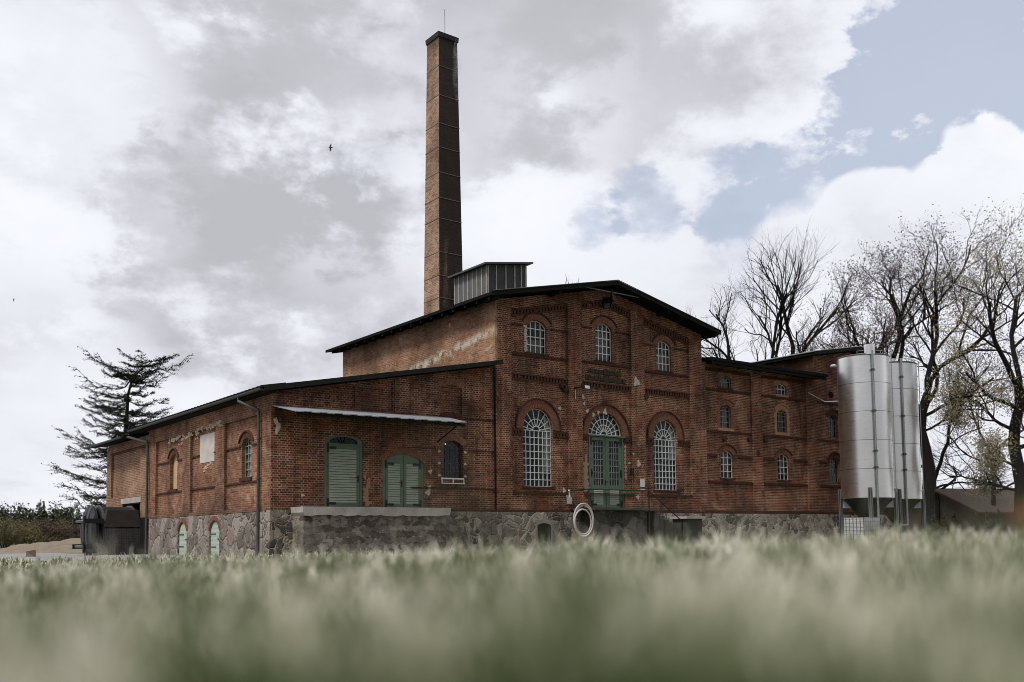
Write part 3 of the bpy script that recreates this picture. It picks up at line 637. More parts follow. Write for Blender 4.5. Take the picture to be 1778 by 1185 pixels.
# ---- low wing (left)
XL = 12.29; LZ = lambda x: 4.60+.1905*(x-11.9)
lw = [(XL, .9), (14.17, .9), (14.17, 3.2), *[(14.87-.70*math.cos(math.pi*i/8), 3.2+.22*math.sin(math.pi*i/8)) for i in range(1, 8)], (15.57, 3.2), (15.57, .9), (16.34, .9), (16.34, 2.55),
      *[(17.17-.83*math.cos(math.pi*i/10), 2.55+.32*math.sin(math.pi*i/10)) for i in range(1, 10)], (18.0, 2.55), (18.0, .9), (XM0-.01, .9), (XM0-.01, LZ(XM0)), (XL, LZ(XL))]
w_low = arch(19.2, .92, 2.06, 3.24, 3.46)
MFl = F(29.06)
cut = lambda a, b, z0, off=.2: [(a, z0), (b, z0), (b, LZ(b)-off), (a, LZ(a)-off)]
MB().slab(lw, [w_low, cut(13.07, 15.28, 4.36, .10), cut(15.45, 16.75, 4.36, .10), [(18.72, 4.42), (19.64, 4.42), (19.64, 5.36), (19.18, 5.5), (18.72, 5.36)]], -.08, 0, MFl).build('wall', M_BRICK, B)
MB().slab(lw, [w_low], -.45, -.082, MFl).build('wall', M_BRICK, B)
pl = MB(); pl.prism(rect(XL-.0, 13.05, .9, LZ(XL)-.02), -.05, .05, MFl); pl.prism([(16.8, 4.3), (17.38, 4.3), (17.38, LZ(17.38)-.05), (16.8, LZ(16.8)-.05)], -.02, .05, MFl); each(pl, 'pilaster', M_BRICK, B)
arch_ring(B, MFl, 19.2, .92, 3.24, 3.46, .25, .02, hood=False); arch_ring(B, MFl, 17.17, 1.66, 2.55, 2.87, .23, .02, hood=False); arch_ring(B, MFl, 19.18, .92, 5.36, 5.5, .24, .02, hood=False)
for z in (4.28, 3.13, 1.72): string_course(B, MFl, 17.5 if z < 4 else 19.75, XM0-.06, z, [(18.5, 19.9)] if z < 3.5 and z > 2 else (), h=.05, proud=.03)
MB().prism(rect(18.72, 19.64, 4.30, 4.42), -.05, .05, MFl).build('sill', M_BRICK_DARK, B)
string_course(B, MFl, 18.5, XM0-.06, .93, h=.09, proud=.02, name='base_course')
MB().box(XM0-.07, XM0-.03, 28.985, 29.02, 1.0, 6.2).build('joint_strip', M_DARK, B)
window(B, MFl, 19.2, .92, 2.06, 3.24, 3.46, 4, 5, m=M_DARKFRAME, depth=.13, cloth=[(.0, .3, .3, .95)])
wg = MB(); wg.prism(rect(18.70, 19.68, 2.05, 2.10), -.02, .03, MFl); wg.prism(rect(18.70, 19.68, 1.88, 1.91), -.02, .10, MFl)
for u in (18.72, 19.2, 19.66): wg.prism(rect(u-.015, u+.015, 1.88, 2.06), .02, .06, MFl)
wg.build('window_guard', M_MUNTIN, B)
bl = MB()
for s in (-1, 1):
    for z in (2.18, 2.62, 3.05): blotch(bl, MFl, 19.2+s*.56, z, .06, .045, .008)
for u, z, a, b in ((18.22, 1.72, .07, .1), (18.25, 2.3, .08, .08), (12.5, 3.55, .08, .22), (12.42, 3.75, .05, .1), (13.4, 1.38, .06, .04), (18.15, 1.55, .1, .1)): blotch(bl, MFl, u, z, a, b, .056 if u < 13 else .008)
bl.build('lime_patch', M_LIME, B)
bl = MB()
for i in range(7): blotch(bl, MFl, 15.7+random.uniform(-.05, .1), 1.15+.15*i, .13-.012*i, .1, .008)
bl.build('render_patch', simple('ochre_render', (.34, .22, .13), .95, 0, .35, 8, .5, .1), B)
# louvred doors
def louvre_door(a, b, z0, ztop, rise, leaves, hinge_in):
    M = F(29.06); dz = ztop-rise; c = (a+b)/2; w = b-a
    outp = [(a, z0), (b, z0), *[(c+w/2*math.cos(math.pi*i/12), dz+rise*math.sin(math.pi*i/12)) for i in range(13)]]
    outp = [(a, z0), (b, z0)]+[(c+w/2*math.cos(math.pi*i/12), dz+rise*math.sin(math.pi*i/12)) for i in range(0, 13)]
    if leaves == 1:
        hl = [rect(a+.17, b-.21, z0+.18, z0+1.98)]
        fan_h = [(a+.16, z0+2.15), (b-.18, z0+2.15)]+[(c+(w/2-.18)*math.cos(math.pi*i/8), z0+2.2+.18*math.sin(math.pi*i/8)) for i in range(0, 9)]
        D_ = MB().slab(outp, hl+[fan_h], -.10, -.02, M).build('door', M_GREEN, B)
        MB().prism(fan_h, -.09, -.08, M).build('pane', M_GLASS, D_)
        g = MB()
        for k in range(1, 9): th = math.pi*k/9; g.prism([(c-.01, z0+2.15), (c+.01, z0+2.15), (c+.01+.5*math.cos(th), z0+2.17+.2*math.sin(th)), (c-.01+.5*math.cos(th), z0+2.17+.2*math.sin(th))], -.07, -.05, M)
        g.build('fan_grille', M_IRON, D_)
        l = MB(); louvres(l, M, a+.17, b-.21, z0+.18, z0+1.98, .082, -.035); l.build('louvre_panel', M_GREENPALE, D_)
        gp = MB(); gp.prism(rect(a+.09, a+.105, z0, z0+2.1), -.03, -.015, M); gp.prism(rect(b-.1, b-.085, z0, z0+2.1), -.03, -.015, M); each(gp, 'door_gap', M_IRON, D_)
        h = MB(); strap(h, M, a+.12, z0+.16, 1, .3, -.015); strap(h, M, a+.12, z0+2.0, 1, .3, -.015); each(h, 'hinge', M_IRON, D_)
        h = MB(); handle(h, M, b-.16, z0+1.0, -1, -.02); h.build('door_handle', M_IRON, D_)
    else:
        hl = []
        for q0, q1 in ((a+.22, c-.12), (c+.12, b-.22)): hl.append(rect(q0, q1, z0+.17, ztop-.32))
        D_ = MB().slab(outp, hl, -.10, -.02, M).build('door', M_GREEN, B)
        l = MB()
        for q0, q1 in ((a+.22, c-.12), (c+.12, b-.22)): louvres(l, M, q0, q1, z0+.17, ztop-.32, .082, -.035)
        l.build('louvre_panel', M_GREENPALE, D_)
        h = MB()
        for z in (z0+.14, ztop-.34): strap(h, M, a+.14, z, 1, .3, -.015); strap(h, M, b-.14, z, -1, .3, -.015)
        each(h, 'hinge', M_IRON, D_)
        gp = MB(); gp.prism(rect(c-.008, c+.008, z0, ztop-.03), -.03, -.016, M); gp.prism(rect(a+.105, a+.118, z0, dz), -.03, -.016, M); gp.prism(rect(b-.118, b-.105, z0, dz), -.03, -.016, M); each(gp, 'door_gap', M_IRON, D_)
        h = MB(); handle(h, M, c-.07, z0+.88, -1, -.02); h.build('door_handle', M_IRON, D_)
louvre_door(14.17, 15.57, .98, 3.42, .22, 1, 0); louvre_door(16.34, 18.0, .98, 2.87, .32, 2, 0)
# side wall of the low wing
MS = S(XL); ZT = 4.62
PS = [(30.05, 33.1), (33.95, 36.65), (37.55, 40.9)]
w2 = arch(31.3, .86, 2.06, 3.14, 3.40); w1 = arch(38.9, .9, 2.0, 3.12, 3.40)
MB().prism([(29.013, .905), (30.04, .905), (30.04, ZT), (29.013, ZT)], -.001, .006, MS).build('corner_pier', M_BRICK_SIDE, B)
outer = [(29.52, .88), (41.9, .88), (41.9, ZT+.08), (29.52, ZT+.08)]
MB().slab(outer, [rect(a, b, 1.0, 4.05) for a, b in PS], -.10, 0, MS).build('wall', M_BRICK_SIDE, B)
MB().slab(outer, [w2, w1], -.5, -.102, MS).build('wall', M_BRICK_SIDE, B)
MSi = S(XL+.10)
window(B, MSi, 31.3, .86, 2.06, 3.14, 3.40, 3, 5, depth=.13, t=.03, m=M_MUNTIN_DK)
MB().prism(arch(31.25, .86, 2.05, 3.13, 3.38), -.24, -.19, MSi).build('curtain', M_WHITE, B)
MB().prism(arch(38.9, .88, 1.99, 3.12, 3.40), -.18, -.14, MSi).build('boarded_window', M_TIMBERBOARD, B)
for c in (31.3, 38.9):
    arch_ring(B, MSi, c, .88, 3.14, 3.40, .20, .012, m=M_BRICK_TRIM, hood=True)
    MB().prism(rect(c-.52, c+.52, 1.93 if c < 35 else 1.88, 2.05 if c < 35 else 1.99), -.1, .06, MSi).build('sill', M_BRICK_DARK, B)
for (a, b), gs in zip(PS, ([(30.8, 31.8)], [(34.3, 35.85)], [(38.4, 39.4)])):
    string_course(B, MS, a, b, 3.12, gs, base=-.10, h=.05, proud=.05); string_course(B, MS, a, b, 1.88, base=-.10, h=.05, proud=.05)
MB().prism(rect(34.32, 35.84, 2.82, 3.87), -.05, .01, MSi).build('board_panel', M_PLASTER, B)
bl = MB()
for i in range(70): u = random.uniform(33.3, 39.2); blotch(bl, MS, u, random.uniform(4.0, 4.16)-(.12 if u > 35.8 else 0), random.uniform(.05, .16), random.uniform(.03, .06), .004)
for i in range(26): u = random.uniform(35.9, 38.3); blotch(bl, MS, u, random.uniform(3.72, 4.05), random.uniform(.05, .16), random.uniform(.03, .05), -.094)
for i in range(10): u = random.uniform(34.5, 35.6); blotch(bl, MS, u, random.uniform(2.5, 2.78), random.uniform(.05, .2)*.8, random.uniform(.03, .05), -.094)
bl.build('bare_mortar_patch', simple('bare_mortar', (.40, .31, .23), .95, 0, .5, 12, .6, .1), B)
# low wing roof, gutter and downpipe
def shed(x0, z0, x1, z1, y0, y1, th, name='roof', m=M_ROOF):
    return MB().prism([(x0, z0), (x1, z1), (x1, z1-th), (x0, z0-th)], -y1, -y0, lambda u, v, w: (u, -w, v)).build(name, m, B)
shed(11.85, 4.73, XM0-.004, 4.73+.1905*(XM0-11.85), 28.55, 43.3, .10)
fb = MB(); fb.prism([(11.85, 4.60), (XM0+.02, 4.60+.1905*(XM0-11.83)), (XM0+.02, 4.765+.1905*(XM0-11.83)), (11.85, 4.765)], -.04, .03, F(28.57)); fb.build('verge_board', M_FASCIA, B)
tl = MB()
for i in range(46):
    y = 28.6+.32*i; tl.hexa([(11.80, y, 4.735), (12.6, y, 4.89), (12.6, y+.22, 4.89), (11.80, y+.22, 4.735), (11.80, y+.03, 4.79), (12.6, y+.03, 4.94), (12.6, y+.19, 4.94), (11.80, y+.19, 4.79)])
tl.build('eaves_tiles', M_ROOF, B)
g = MB()
def gutter(mb, x, z, y0, y1, r_=.075):
    o = len(mb.v); n = 7
    for y in (y0, y1):
        for k in range(n): t = math.pi+math.pi*k/(n-1); mb.v.append((x+r_*math.cos(t), y, z+r_*math.sin(t)))
        for k in range(n): t = 2*math.pi-math.pi*k/(n-1); mb.v.append((x+(r_-.012)*math.cos(t), y, z+(r_-.012)*math.sin(t)))
    m2 = 2*n
    for k in range(m2): k2 = (k+1) % m2; mb.f.append((o+k, o+k2, o+m2+k2, o+m2+k))
    mb.f.append(tuple(o+k for k in range(m2))); mb.f.append(tuple(o+m2+k for k in range(m2)))
gutter(g, 11.80, 4.70, 28.6, 43.2); g.build('gutter', M_GUTTER, B)
sf = MB().box(11.9, 12.3, 28.6, 43.25, 4.60, 4.66); sf.build('soffit', M_SOFFIT, B)
def downpipe(y, z1, x0=11.80, yg=None):
    p = MB(); p.tube([(x0, yg or y, z1), (x0, yg or y, z1-.16), (XL-.12, y, z1-.5), (XL-.10, y, z1-.75), (XL-.10, y, -.62)], .052, 10)
    for z in (3.2, 1.9, .4): p.tube([(XL-.10, y, z), (XL-.10, y, z+.06)], .068, 10)
    p.build('downpipe', M_GUTTER, B, True)
downpipe(29.78, 4.66, yg=30.55); downpipe(41.72, 4.62, yg=43.4)
# newer bay at the far end
MB().slab([(41.9, -.9), (48.05, -.9), (48.05, 4.45), (41.9, 4.45)], [rect(43.02, 45.7, -.65, 1.62), rect(42.2, 47.7, 1.95, 3.98)], -.10, 0, MS).build('wall', M_BRICK_NEW, B)
MB().slab([(41.9, -.9), (48.05, -.9), (48.05, 4.45), (41.9, 4.45)], [rect(43.02, 45.7, -.65, 1.62)], -.45, -.102, MS).build('wall', M_BRICK_NEW, B)
MB().prism(rect(42.85, 45.9, 1.62, 1.86), -.02, .03, MS).build('lintel', M_CONC, B)
MB().prism(rect(42.0, 42.75, -.6, .95), -.02, .05, MS).build('metal_door', M_IRON, B)
string_course(B, MS, 42.2, 47.75, 4.03, h=.05, proud=.04)
q = MB()
for i in range(34): q.box(XL-.002, XL+.4, 48.05, 48.14 if i % 2 else 48.22, -.6+.15*i, -.53+.15*i)
q.build('toothing_bricks', M_BRICK_SIDE, B)
shed(11.6, 4.50, 20.0, 4.50+.19*8.4, 43.32, 49.6, .10)
g = MB(); gutter(g, 11.56, 4.46, 43.35, 49.5); g.build('gutter', M_GUTTER, B)
MB().box(XL, 12.75, 48.05-.002, 48.45, -.9, 4.4).build('wall', M_BRICK_NEW, B)
MB().prism([(12.76, -.9), (20.9, -.9), (20.9, 5.9), (12.76, 4.35)], -.3, 0, F(48.1)).build('wall', M_BRICK_SIDE, B)
MB().box(20.6, 20.9, 41.5, 48.0, -.9, 5.8).build('wall', M_BRICK_SIDE, B)
# canopy over the loading dock
cn = MB(); yo = 27.45
A = [(12.32, 29.02, 4.24), (19.0, 29.02, 4.28), (18.75, yo, 3.93), (12.42, yo, 3.90)]
for i in range(24):
    t0, t1 = i/24, (i+1)/24
    L_ = lambda p, q_, t: tuple(p[k]+(q_[k]-p[k])*t for k in range(3))
    a0, a1 = L_(A[0], A[1], t0), L_(A[0], A[1], t1); b0, b1 = L_(A[3], A[2], t0), L_(A[3], A[2], t1)
    dz = .012 if i % 2 else -.004
    cn.hexa([(a0[0], a0[1], a0[2]-.03), (a1[0], a1[1], a1[2]-.03), (b1[0], b1[1], b1[2]-.03+dz), (b0[0], b0[1], b0[2]-.03+dz), a0, a1, (b1[0], b1[1], b1[2]+dz), (b0[0], b0[1], b0[2]+dz)])
CN = cn.build('canopy', M_ZINC, B)
br = MB()
for x in (12.6, 14.0, 15.9, 18.5):
    if x > 18: br.tube([(x, 28.98, 3.35), (x, yo+.15, 3.86)], .022, 6)
    br.box(x-.03, x+.03, yo+.05, 29.0, 3.82, 3.88) if False else br.tube([(x, 28.98, 4.17), (x, yo+.05, 3.87)], .035, 6)
br.box(12.45, 18.7, yo+.04, yo+.12, 3.78, 3.86); br.build('canopy_frame', M_SOFFIT, CN)

# ---- right wing
WX0, WX1, WZ = XM1+.002, 40.72, 7.72
W3 = [(34.19, .86, 2.50, 3.55, 3.76, 3, 4), (38.28, .86, 2.52, 3.55, 3.76, 3, 4)]
W2 = [(34.17, .74, 4.80, 5.72, 5.86, 3, 4), (38.26, .76, 4.82, 5.76, 5.90, 3, 4)]
W1 = [(34.22, .82, 6.66, 7.04, 7.2, 4, 2), (38.28, .82, 6.66, 7.04, 7.2, 3, 2)]
outer = [(WX0, .9), (WX1, .9), (WX1, WZ), (WX0, WZ)]
MB().slab(outer, [rect(32.75, 35.92, 1.1, 7.48), rect(36.64, 40.1, 1.1, 7.48)], -.09, 0, MF).build('wall', M_BRICK, B)
MB().slab(outer, [arch(c, w, z0, zs, zt) for c, w, z0, zs, zt, _, _ in W1+W2+W3], -.5, -.092, MF).build('wall', M_BRICK, B)
MFw = F(29.09)
for a, b, cc in ((32.75, 35.92, (34.2,)), (36.64, 40.1, (38.27,))):
    c = cc[0]
    string_course(B, MF, a, b, 6.50, base=-.09, h=.08, proud=.06); string_course(B, MF, a, b, 4.60, base=-.09, h=.10, proud=.06)
    string_course(B, MF, a, b, 3.50, [(c-.72, c+.72)], base=-.09, h=.11, proud=.06); string_course(B, MF, a, b, 2.30, base=-.09, h=.10, proud=.06); string_course(B, MF, a, b, 7.40, base=-.09, h=.1, proud=.05)
for c, w, z0, zs, zt, cols, rows in W3:
    arch_ring(B, MFw, c, w, zs, zt, .24, .02); window(B, MFw, c, w, z0, zs, zt, cols, rows, depth=.10, t=.024, cloth=[(.45, .9, .25, .9)])
    MB().prism(rect(c-w/2-.1, c+w/2+.1, z0-.08, z0), -.1, .04, MFw).build('sill', M_BRICK_DARK, B)
for i, (c, w, z0, zs, zt, cols, rows) in enumerate(W2):
    arch_ring(B, MFw, c, w, zs, zt, .24, .02, m=M_ARCH if i == 0 else M_ARCH_NEW); window(B, MFw, c, w, z0, zs, zt, cols, rows, depth=.10, t=.024, m=M_MUNTIN_DK, cloth=[(.62, .98, 0, 1)])
    sur = MB().slab([(c-w/2-(.14 if j % 2 else .24), z0-.1+.15*j) for j in range(8)]+[(c-w/2-.10, zs+.02), (c+w/2+.10, zs+.02)]+[(c+w/2+(.14 if j % 2 else .24), z0-.1+.15*j) for j in range(7, -1, -1)], [rect(c-w/2+.002, c+w/2-.002, z0-.0, zs+.0)], -.02, .006, MFw)
    sur.build('brick_surround', M_ARCH_NEW if i else M_ARCH, B)
    MB().prism(rect(c-w/2-.16, c+w/2+.16, z0-.14, z0-.02), -.02, .03, MFw).build('sill', M_ARCH_NEW, B)
for i, (c, w, z0, zs, zt, cols, rows) in enumerate(W1):
    arch_ring(B, MFw, c, w, zs, zt, .25, .012, m=M_ARCH_NEW if i else M_ARCH, hood=False); window(B, MFw, c, w, z0, zs, zt, cols, rows, depth=.10, t=.03, m=M_MUNTIN if i else M_MUNTIN_DK, cloth=[(.1, .9, .2, .8)])
    MB().prism(rect(c-w/2-.08, c+w/2+.1, z0-.13, z0-.01), -.02, .03, MFw).build('sill', M_ARCH_NEW if i else M_BRICK_DARK, B)
string_course(B, MF, WX0, WX1, .96, base=0, h=.13, proud=.05, name='base_course')
# wing roof: eaves along the front, rising to the back
Mr = lambda u, v, w: (w, u, v)
MB().prism([(28.30, 7.79), (34.5, 8.55), (40.6, 7.8), (40.6, 7.66), (34.5, 8.40), (28.30, 7.65)], WX0, 40.95, Mr).build('roof', M_ROOF, B)
MB().prism([(28.34, 7.5), (28.40, 7.5), (28.40, 7.645), (28.34, 7.645)], WX0, 40.9, Mr).build('eaves_board', M_SOFFIT, B)
eb = MB()
for k in range(12): x = 32.9+.7*k; eb.prism([(28.42, 7.53), (29.0, 7.6), (29.0, 7.72), (28.42, 7.645)], x-.05, x+.05, Mr)
each(eb, 'rafter_tail', M_SOFFIT, B)
MB().box(WX0, WX1-.01, 40.0, 40.4, .9, 7.7).build('wall', M_BRICK_SIDE, B)
# ---- end block
EX0, EX1, ER, EZ, ES = 40.74, 47.1, 43.92, 9.38, .17
ez = lambda x: EZ-ES*abs(x-ER)
EW = [(42.3, .80, 2.52, 3.55, 3.78), (42.3, .80, 4.80, 5.75, 5.95)]
MB().slab([(EX0, .9), (EX1, .9), (EX1, ez(EX1)-.05), (ER, EZ-.05), (EX0, ez(EX0)-.05)], [arch(*w) for w in EW], -.5, -.03, MF).build('wall', M_BRICK, B)
MB().prism([(29.52, .9), (41.4, .9), (41.4, ez(EX0)-.06), (29.52, ez(EX0)-.06)], -.4, 0, S(EX0)).build('wall', M_BRICK_UP, B)
MB().prism([(28.98, 7.6), (29.52, 7.6), (29.52, ez(EX0)-.06), (28.98, ez(EX0)-.06)], -.05, .004, S(EX0)).build('wall', M_BRICK_UP, B)
MB().box(EX1-.4, EX1, 29.52, 41.4, .9, ez(EX1)-.06).build('wall', M_BRICK_SIDE, B)
MB().box(EX0+.41, EX1-.41, 41.0, 41.4, .9, ez(EX1)-.06).build('wall', M_BRICK_SIDE, B)
gable_roof(B, 40.0, ER, 47.8, EZ+.13, ES, 28.35, 42.0, .15)
vb = MB()
for a, b in ((40.0, ER), (ER, 47.8)): vb.prism([(a, ez(a)-.02), (b, ez(b)-.02), (b, ez(b)+.155), (a, ez(a)+.155)], -.02, .03, F(28.36))
vb.build('verge_board', M_FASCIA, B)
es = MB(); es.tube([(39.97, 28.35, ez(39.97)+.15), (39.97, 42.0, ez(39.97)+.15)], .03, 6); es.tube([(39.97, 28.33, ez(39.97)+.16), (ER, 28.33, EZ+.16), (47.8, 28.33, ez(47.8)+.16)], .02, 6); es.build('roof_edge_strip', M_ZINC, B)
for c, w, z0, zs, zt in EW: arch_ring(B, F(29.03), c, w, zs, zt, .24, .02, m=M_BRICK_TRIM); window(B, F(29.03), c, w, z0, zs, zt, 4, 4, depth=.12, t=.022, m=M_MUNTIN_DK)
for z in (6.5, 4.60, 3.5, 2.3): string_course(B, MF, EX0+.3, EX1, z, [(41.7, 42.9)] if z == 3.5 else (), base=-.03, h=.09, proud=.05)
wh = MB(); wh.prism([(42.2+.22*math.cos(R(30*i)), 6.95+.17*math.sin(R(30*i))) for i in range(12)], -.05, -.02, MF); wh.build('round_vent', M_DARK, B)
string_course(B, MF, EX0, EX1, .96, base=-.03, h=.13, proud=.05, name='base_course')
# ---- fieldstone base
st = MB(); st.slab([(XM0-.3, -1.1), (47.3, -1.1), (47.3, .885), (XM0-.3, .885)], [arch(23.3, .66, -.45, .38, .47)], -.6, .07, MF)
st.build('stone_base', M_STONE, B)
MB().box(XL-.06, XM0-.31, 28.94, 29.5, -1.1, .89).build('stone_base', M_STONE, B)
MB().slab([(29.52, -1.1), (41.5, -1.1), (41.5, .86), (29.52, .86)], [arch(33.82, .98, -.75, .30, .66), arch(37.26, 1.02, -.75, .30, .66)], -.5, .06, MS).build('stone_base', M_STONE_SIDE, B)
for c in (33.82, 37.26):
    M2 = S(XL-.06); o = MB().prism(arch(c, .94, -.72, .27, .62), -.10, -.05, M2).build('cellar_door', M_GREENDOOR, B)
    bd = MB()
    for k in range(1, 9): z = -.6+.14*k; bd.prism(rect(c-.44, c+.44, z-.006, z+.006), -.055, -.046, M2)
    bd.build('board_joint', M_GREENPALE, o)
    hg = MB()
    for z in (-.28, .18): hg.prism(rect(c-.05, c+.44, z-.016, z+.016), -.05, -.03, M2)
    hg.prism(rect(c-.5, c-.25, -.02, .02), -.05, -.02, M2); each(hg, 'hinge', M_IRON, o)
    arch_ring(B, M2, c, .98, .30, .66, .16, .02, m=M_ARCH, hood=False)
ms = F(28.93)
MB().slab([(22.9, -.6), (23.74, -.6), (23.74, .58), (22.9, .58)], [arch(23.3, .66, -.45, .38, .47)], -.05, .02, ms).build('cellar_window_surround', simple('grey_render', (.24, .22, .20), .95, 0, .35, 4, .5, .1), B)
MB().prism(arch(23.3, .66, -.45, .38, .47), -.35, -.3, ms).build('cellar_window', simple('mossy_dark_boards', (.02, .028, .014), .9, 0, .4, 6, .2), B)
# loading dock
dk = MB().box(13.0, 18.3, 28.12, 28.94, -1.1, .72).build('loading_dock', M_STONE_DOCK, B)
sl = MB(); n = 26; bot = [(13.0+5.4*i/n, .73-.05*random.random()) for i in range(n+1)]
sl.prism([(18.45, .985), (12.94, .985)]+[(12.94, .8)]+bot+[(18.45, .86)], -.86, .06, F(28.1)); sl.build('dock_slab', M_CONC, dk)
MB().box(18.31, 19.3, 28.5, 28.93, -1.1, .62).build('loading_dock', M_STONE_DOCK, B)
# landing with railing and steps at the main door
ld = MB().box(24.75, 28.3, 27.9, 28.93, .96, 1.06).build('landing', M_MOSSY, B)
MB().box(25.2, 28.1, 28.2, 28.93, -1.1, .955).build('landing_base', M_STONE_DK, B)
stp = MB()
for k in range(7): stp.box(28.31+.27*k, 28.31+.27*(k+1)+.02, 27.95, 28.9, -1.1, .93-.17*k)
stp.build('steps', M_MOSSY, B)
MB().box(29.95, 30.85, 27.7, 28.5, -.9, .62).build('concrete_cheek', M_DARK if False else simple('dark_stairwell_stone', (.05, .05, .04), .9, 0, .4, 4, .3), B); MB().box(29.85, 30.95, 27.6, 28.6, .625, .73).build('coping_slab', M_CONC, B)
rl = MB(); zr = 1.76
rl.tube([(24.75, 27.95, zr), (28.0, 27.95, zr), (29.95, 27.95, .50)], .026, 8); rl.tube([(24.75, 27.95, zr), (24.75, 28.9, zr)], .022, 8)
for x in (24.75, 26.4, 28.0): rl.tube([(x, 27.95, 1.0), (x, 27.95, zr)], .022, 8)
rl.tube([(28.0, 27.95, -.4), (28.0, 27.95, zr)], .03, 8); rl.tube([(29.9, 27.95, -.4), (29.9, 27.95, .52)], .024, 8); rl.build('railing', simple('dark_green_rail', (.018, .026, .018), .5, .3, .3, 9, .1), B)
# interior floor, so that the windows look into dark rooms
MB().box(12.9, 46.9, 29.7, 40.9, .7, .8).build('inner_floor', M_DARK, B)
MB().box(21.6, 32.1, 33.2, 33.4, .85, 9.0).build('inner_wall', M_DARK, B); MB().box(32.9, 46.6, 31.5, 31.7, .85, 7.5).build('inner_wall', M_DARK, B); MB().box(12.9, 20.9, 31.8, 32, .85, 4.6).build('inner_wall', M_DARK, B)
# small lit lamp inside the windows
for c, z in ((34.05, 3.62), (19.05, 3.36)):
    m_, N_, b_, o_ = mat('lit_tube'); N_.set(b_.inputs['Emission Color'], (1, .97, .9, 1)); N_.set(b_.inputs['Emission Strength'], 1.6)
    MB().box(c-.17, c+.12, 29.45, 29.5, z-.03, z+.03).build('tube_light', m_, B)

# ------------------------------------------------------------------ chimney
def chimney():
    C = thing('brick_chimney', 'tall tapering square brick smokestack with steel bands behind the hall roof', 'chimney', (23.1, 35.6, -.6))
    hz = lambda z: .49+(22.5-z)*.0118 if z > 0 else .49+22.5*.0118
    mb = MB(); zs_ = [-.6, 5, 11, 16, 20, 22.3]
    def ringz(mb, lst):
        o = len(mb.v)
        for z, h in lst: mb.v += [(23.1-h, 35.6-h, z), (23.1+h, 35.6-h, z), (23.1+h, 35.6+h, z), (23.1-h, 35.6+h, z)]
        for i in range(len(lst)-1):
            for k in range(4): k2 = (k+1) % 4; mb.f.append((o+4*i+k, o+4*i+k2, o+4*i+4+k2, o+4*i+4+k))
    m = M_BRICK_CHIM; N = NT(m.node_tree)
    # soot runs down the front face: real staining, held in the material
    b = [n for n in N.n if n.type == 'BSDF_PRINCIPLED'][0]; src = b.inputs['Base Color'].links[0].from_socket
    P = pos(N); s = N.node('ShaderNodeSeparateXYZ', {0: P}); nr = N.node('ShaderNodeSeparateXYZ', {0: N.node('ShaderNodeNewGeometry').outputs['True Normal']})
    front = N.math('LESS_THAN', nr.outputs[1], -.5); ns = N.noise(N.vm('MULTIPLY', P, (1.5, 1.5, .22)), 1.5, 6, .65)
    soot = N.math('MULTIPLY', front, N.smooth(N.math('ADD', ns, N.math('MULTIPLY', N.math('SUBTRACT', s.outputs[2], 15.0), .02)), .12, .42))
    top = N.math('MULTIPLY', N.smooth(s.outputs[2], 21.4, 22.3), .6)
    c2 = N.mix(N.math('MULTIPLY', N.math('MAXIMUM', soot, top), .93), src, (.012, .011, .010)); N.set(b.inputs['Base Color'], c2)
    ringz(mb, [(z, hz(z)) for z in zs_]); mb.build('shaft', m, C)
    cp = MB(); ringz(cp, [(22.3, .49), (22.3, .535), (22.52, .55), (22.52, .40), (21.9, .40)]); cp.build('crown', simple('sooty_crown', (.008, .0075, .007), .8, 0, .4, 5, .3), C)
    for z in (20.95, 19.6, 18.3, 17.2, 16.05, 14.9, 13.96, 12.45, 11.4, 10.4):
        h = hz(z)+.012; bd = MB(); ringz(bd, [(z-.014, hz(z)-.02), (z-.014, h), (z+.014, h), (z+.014, hz(z)-.02)]); bd.build('steel_band', M_GALV2, C)
    MB().tube([(23.45, 35.9, 22.3), (23.45, 35.9, 24.2)], .012, 5).build('lightning_rod', M_IRON, C)
chimney()

def smoke():
    mb = MB(); n, k = 14, 18; c = (23.42, 34.88, 20.9)
    mb.lathe([(.22*math.sin(math.pi*i/n)+.001, -1.5*math.cos(math.pi*i/n)) for i in range(n+1)], c, k)
    m = bpy.data.materials.new('thin_smoke'); m.use_nodes = True; N = NT(m.node_tree); N.n.clear(); out = N.node('ShaderNodeOutputMaterial'); P = pos(N)
    v = N.node('ShaderNodeVolumePrincipled', {'Color': (.97, .98, 1.0), 'Density': N.math('MULTIPLY', N.smooth(N.noise(N.vm('MULTIPLY', P, (1, 1, .5)), 2.2, 3), .40, .75), .8)}); N.l.new(v.outputs[0], out.inputs['Volume'])
    o = mb.build('smoke', m); tag(o, 'faint wisp of pale smoke beside the chimney top', kind='stuff')
smoke()
def weeds():
    r = random.Random(4); mb = MB(); b0 = Vector((24.55, 28.6, 9.82))
    for k in range(11):
        p = b0+Vector((r.uniform(-.35, .45), r.uniform(-.05, .1), 0)); e = p+Vector((r.uniform(-.15, .15), 0, r.uniform(.2, .5))); mb.tube([p, p.lerp(e, .5)+Vector((.02, 0, 0)), e], [.008, .006, .003], 4)
    tag(mb.build('roof_weeds', M_BARK_B), 'thin dry weeds growing on the verge of the hall roof', 'weeds')
weeds()

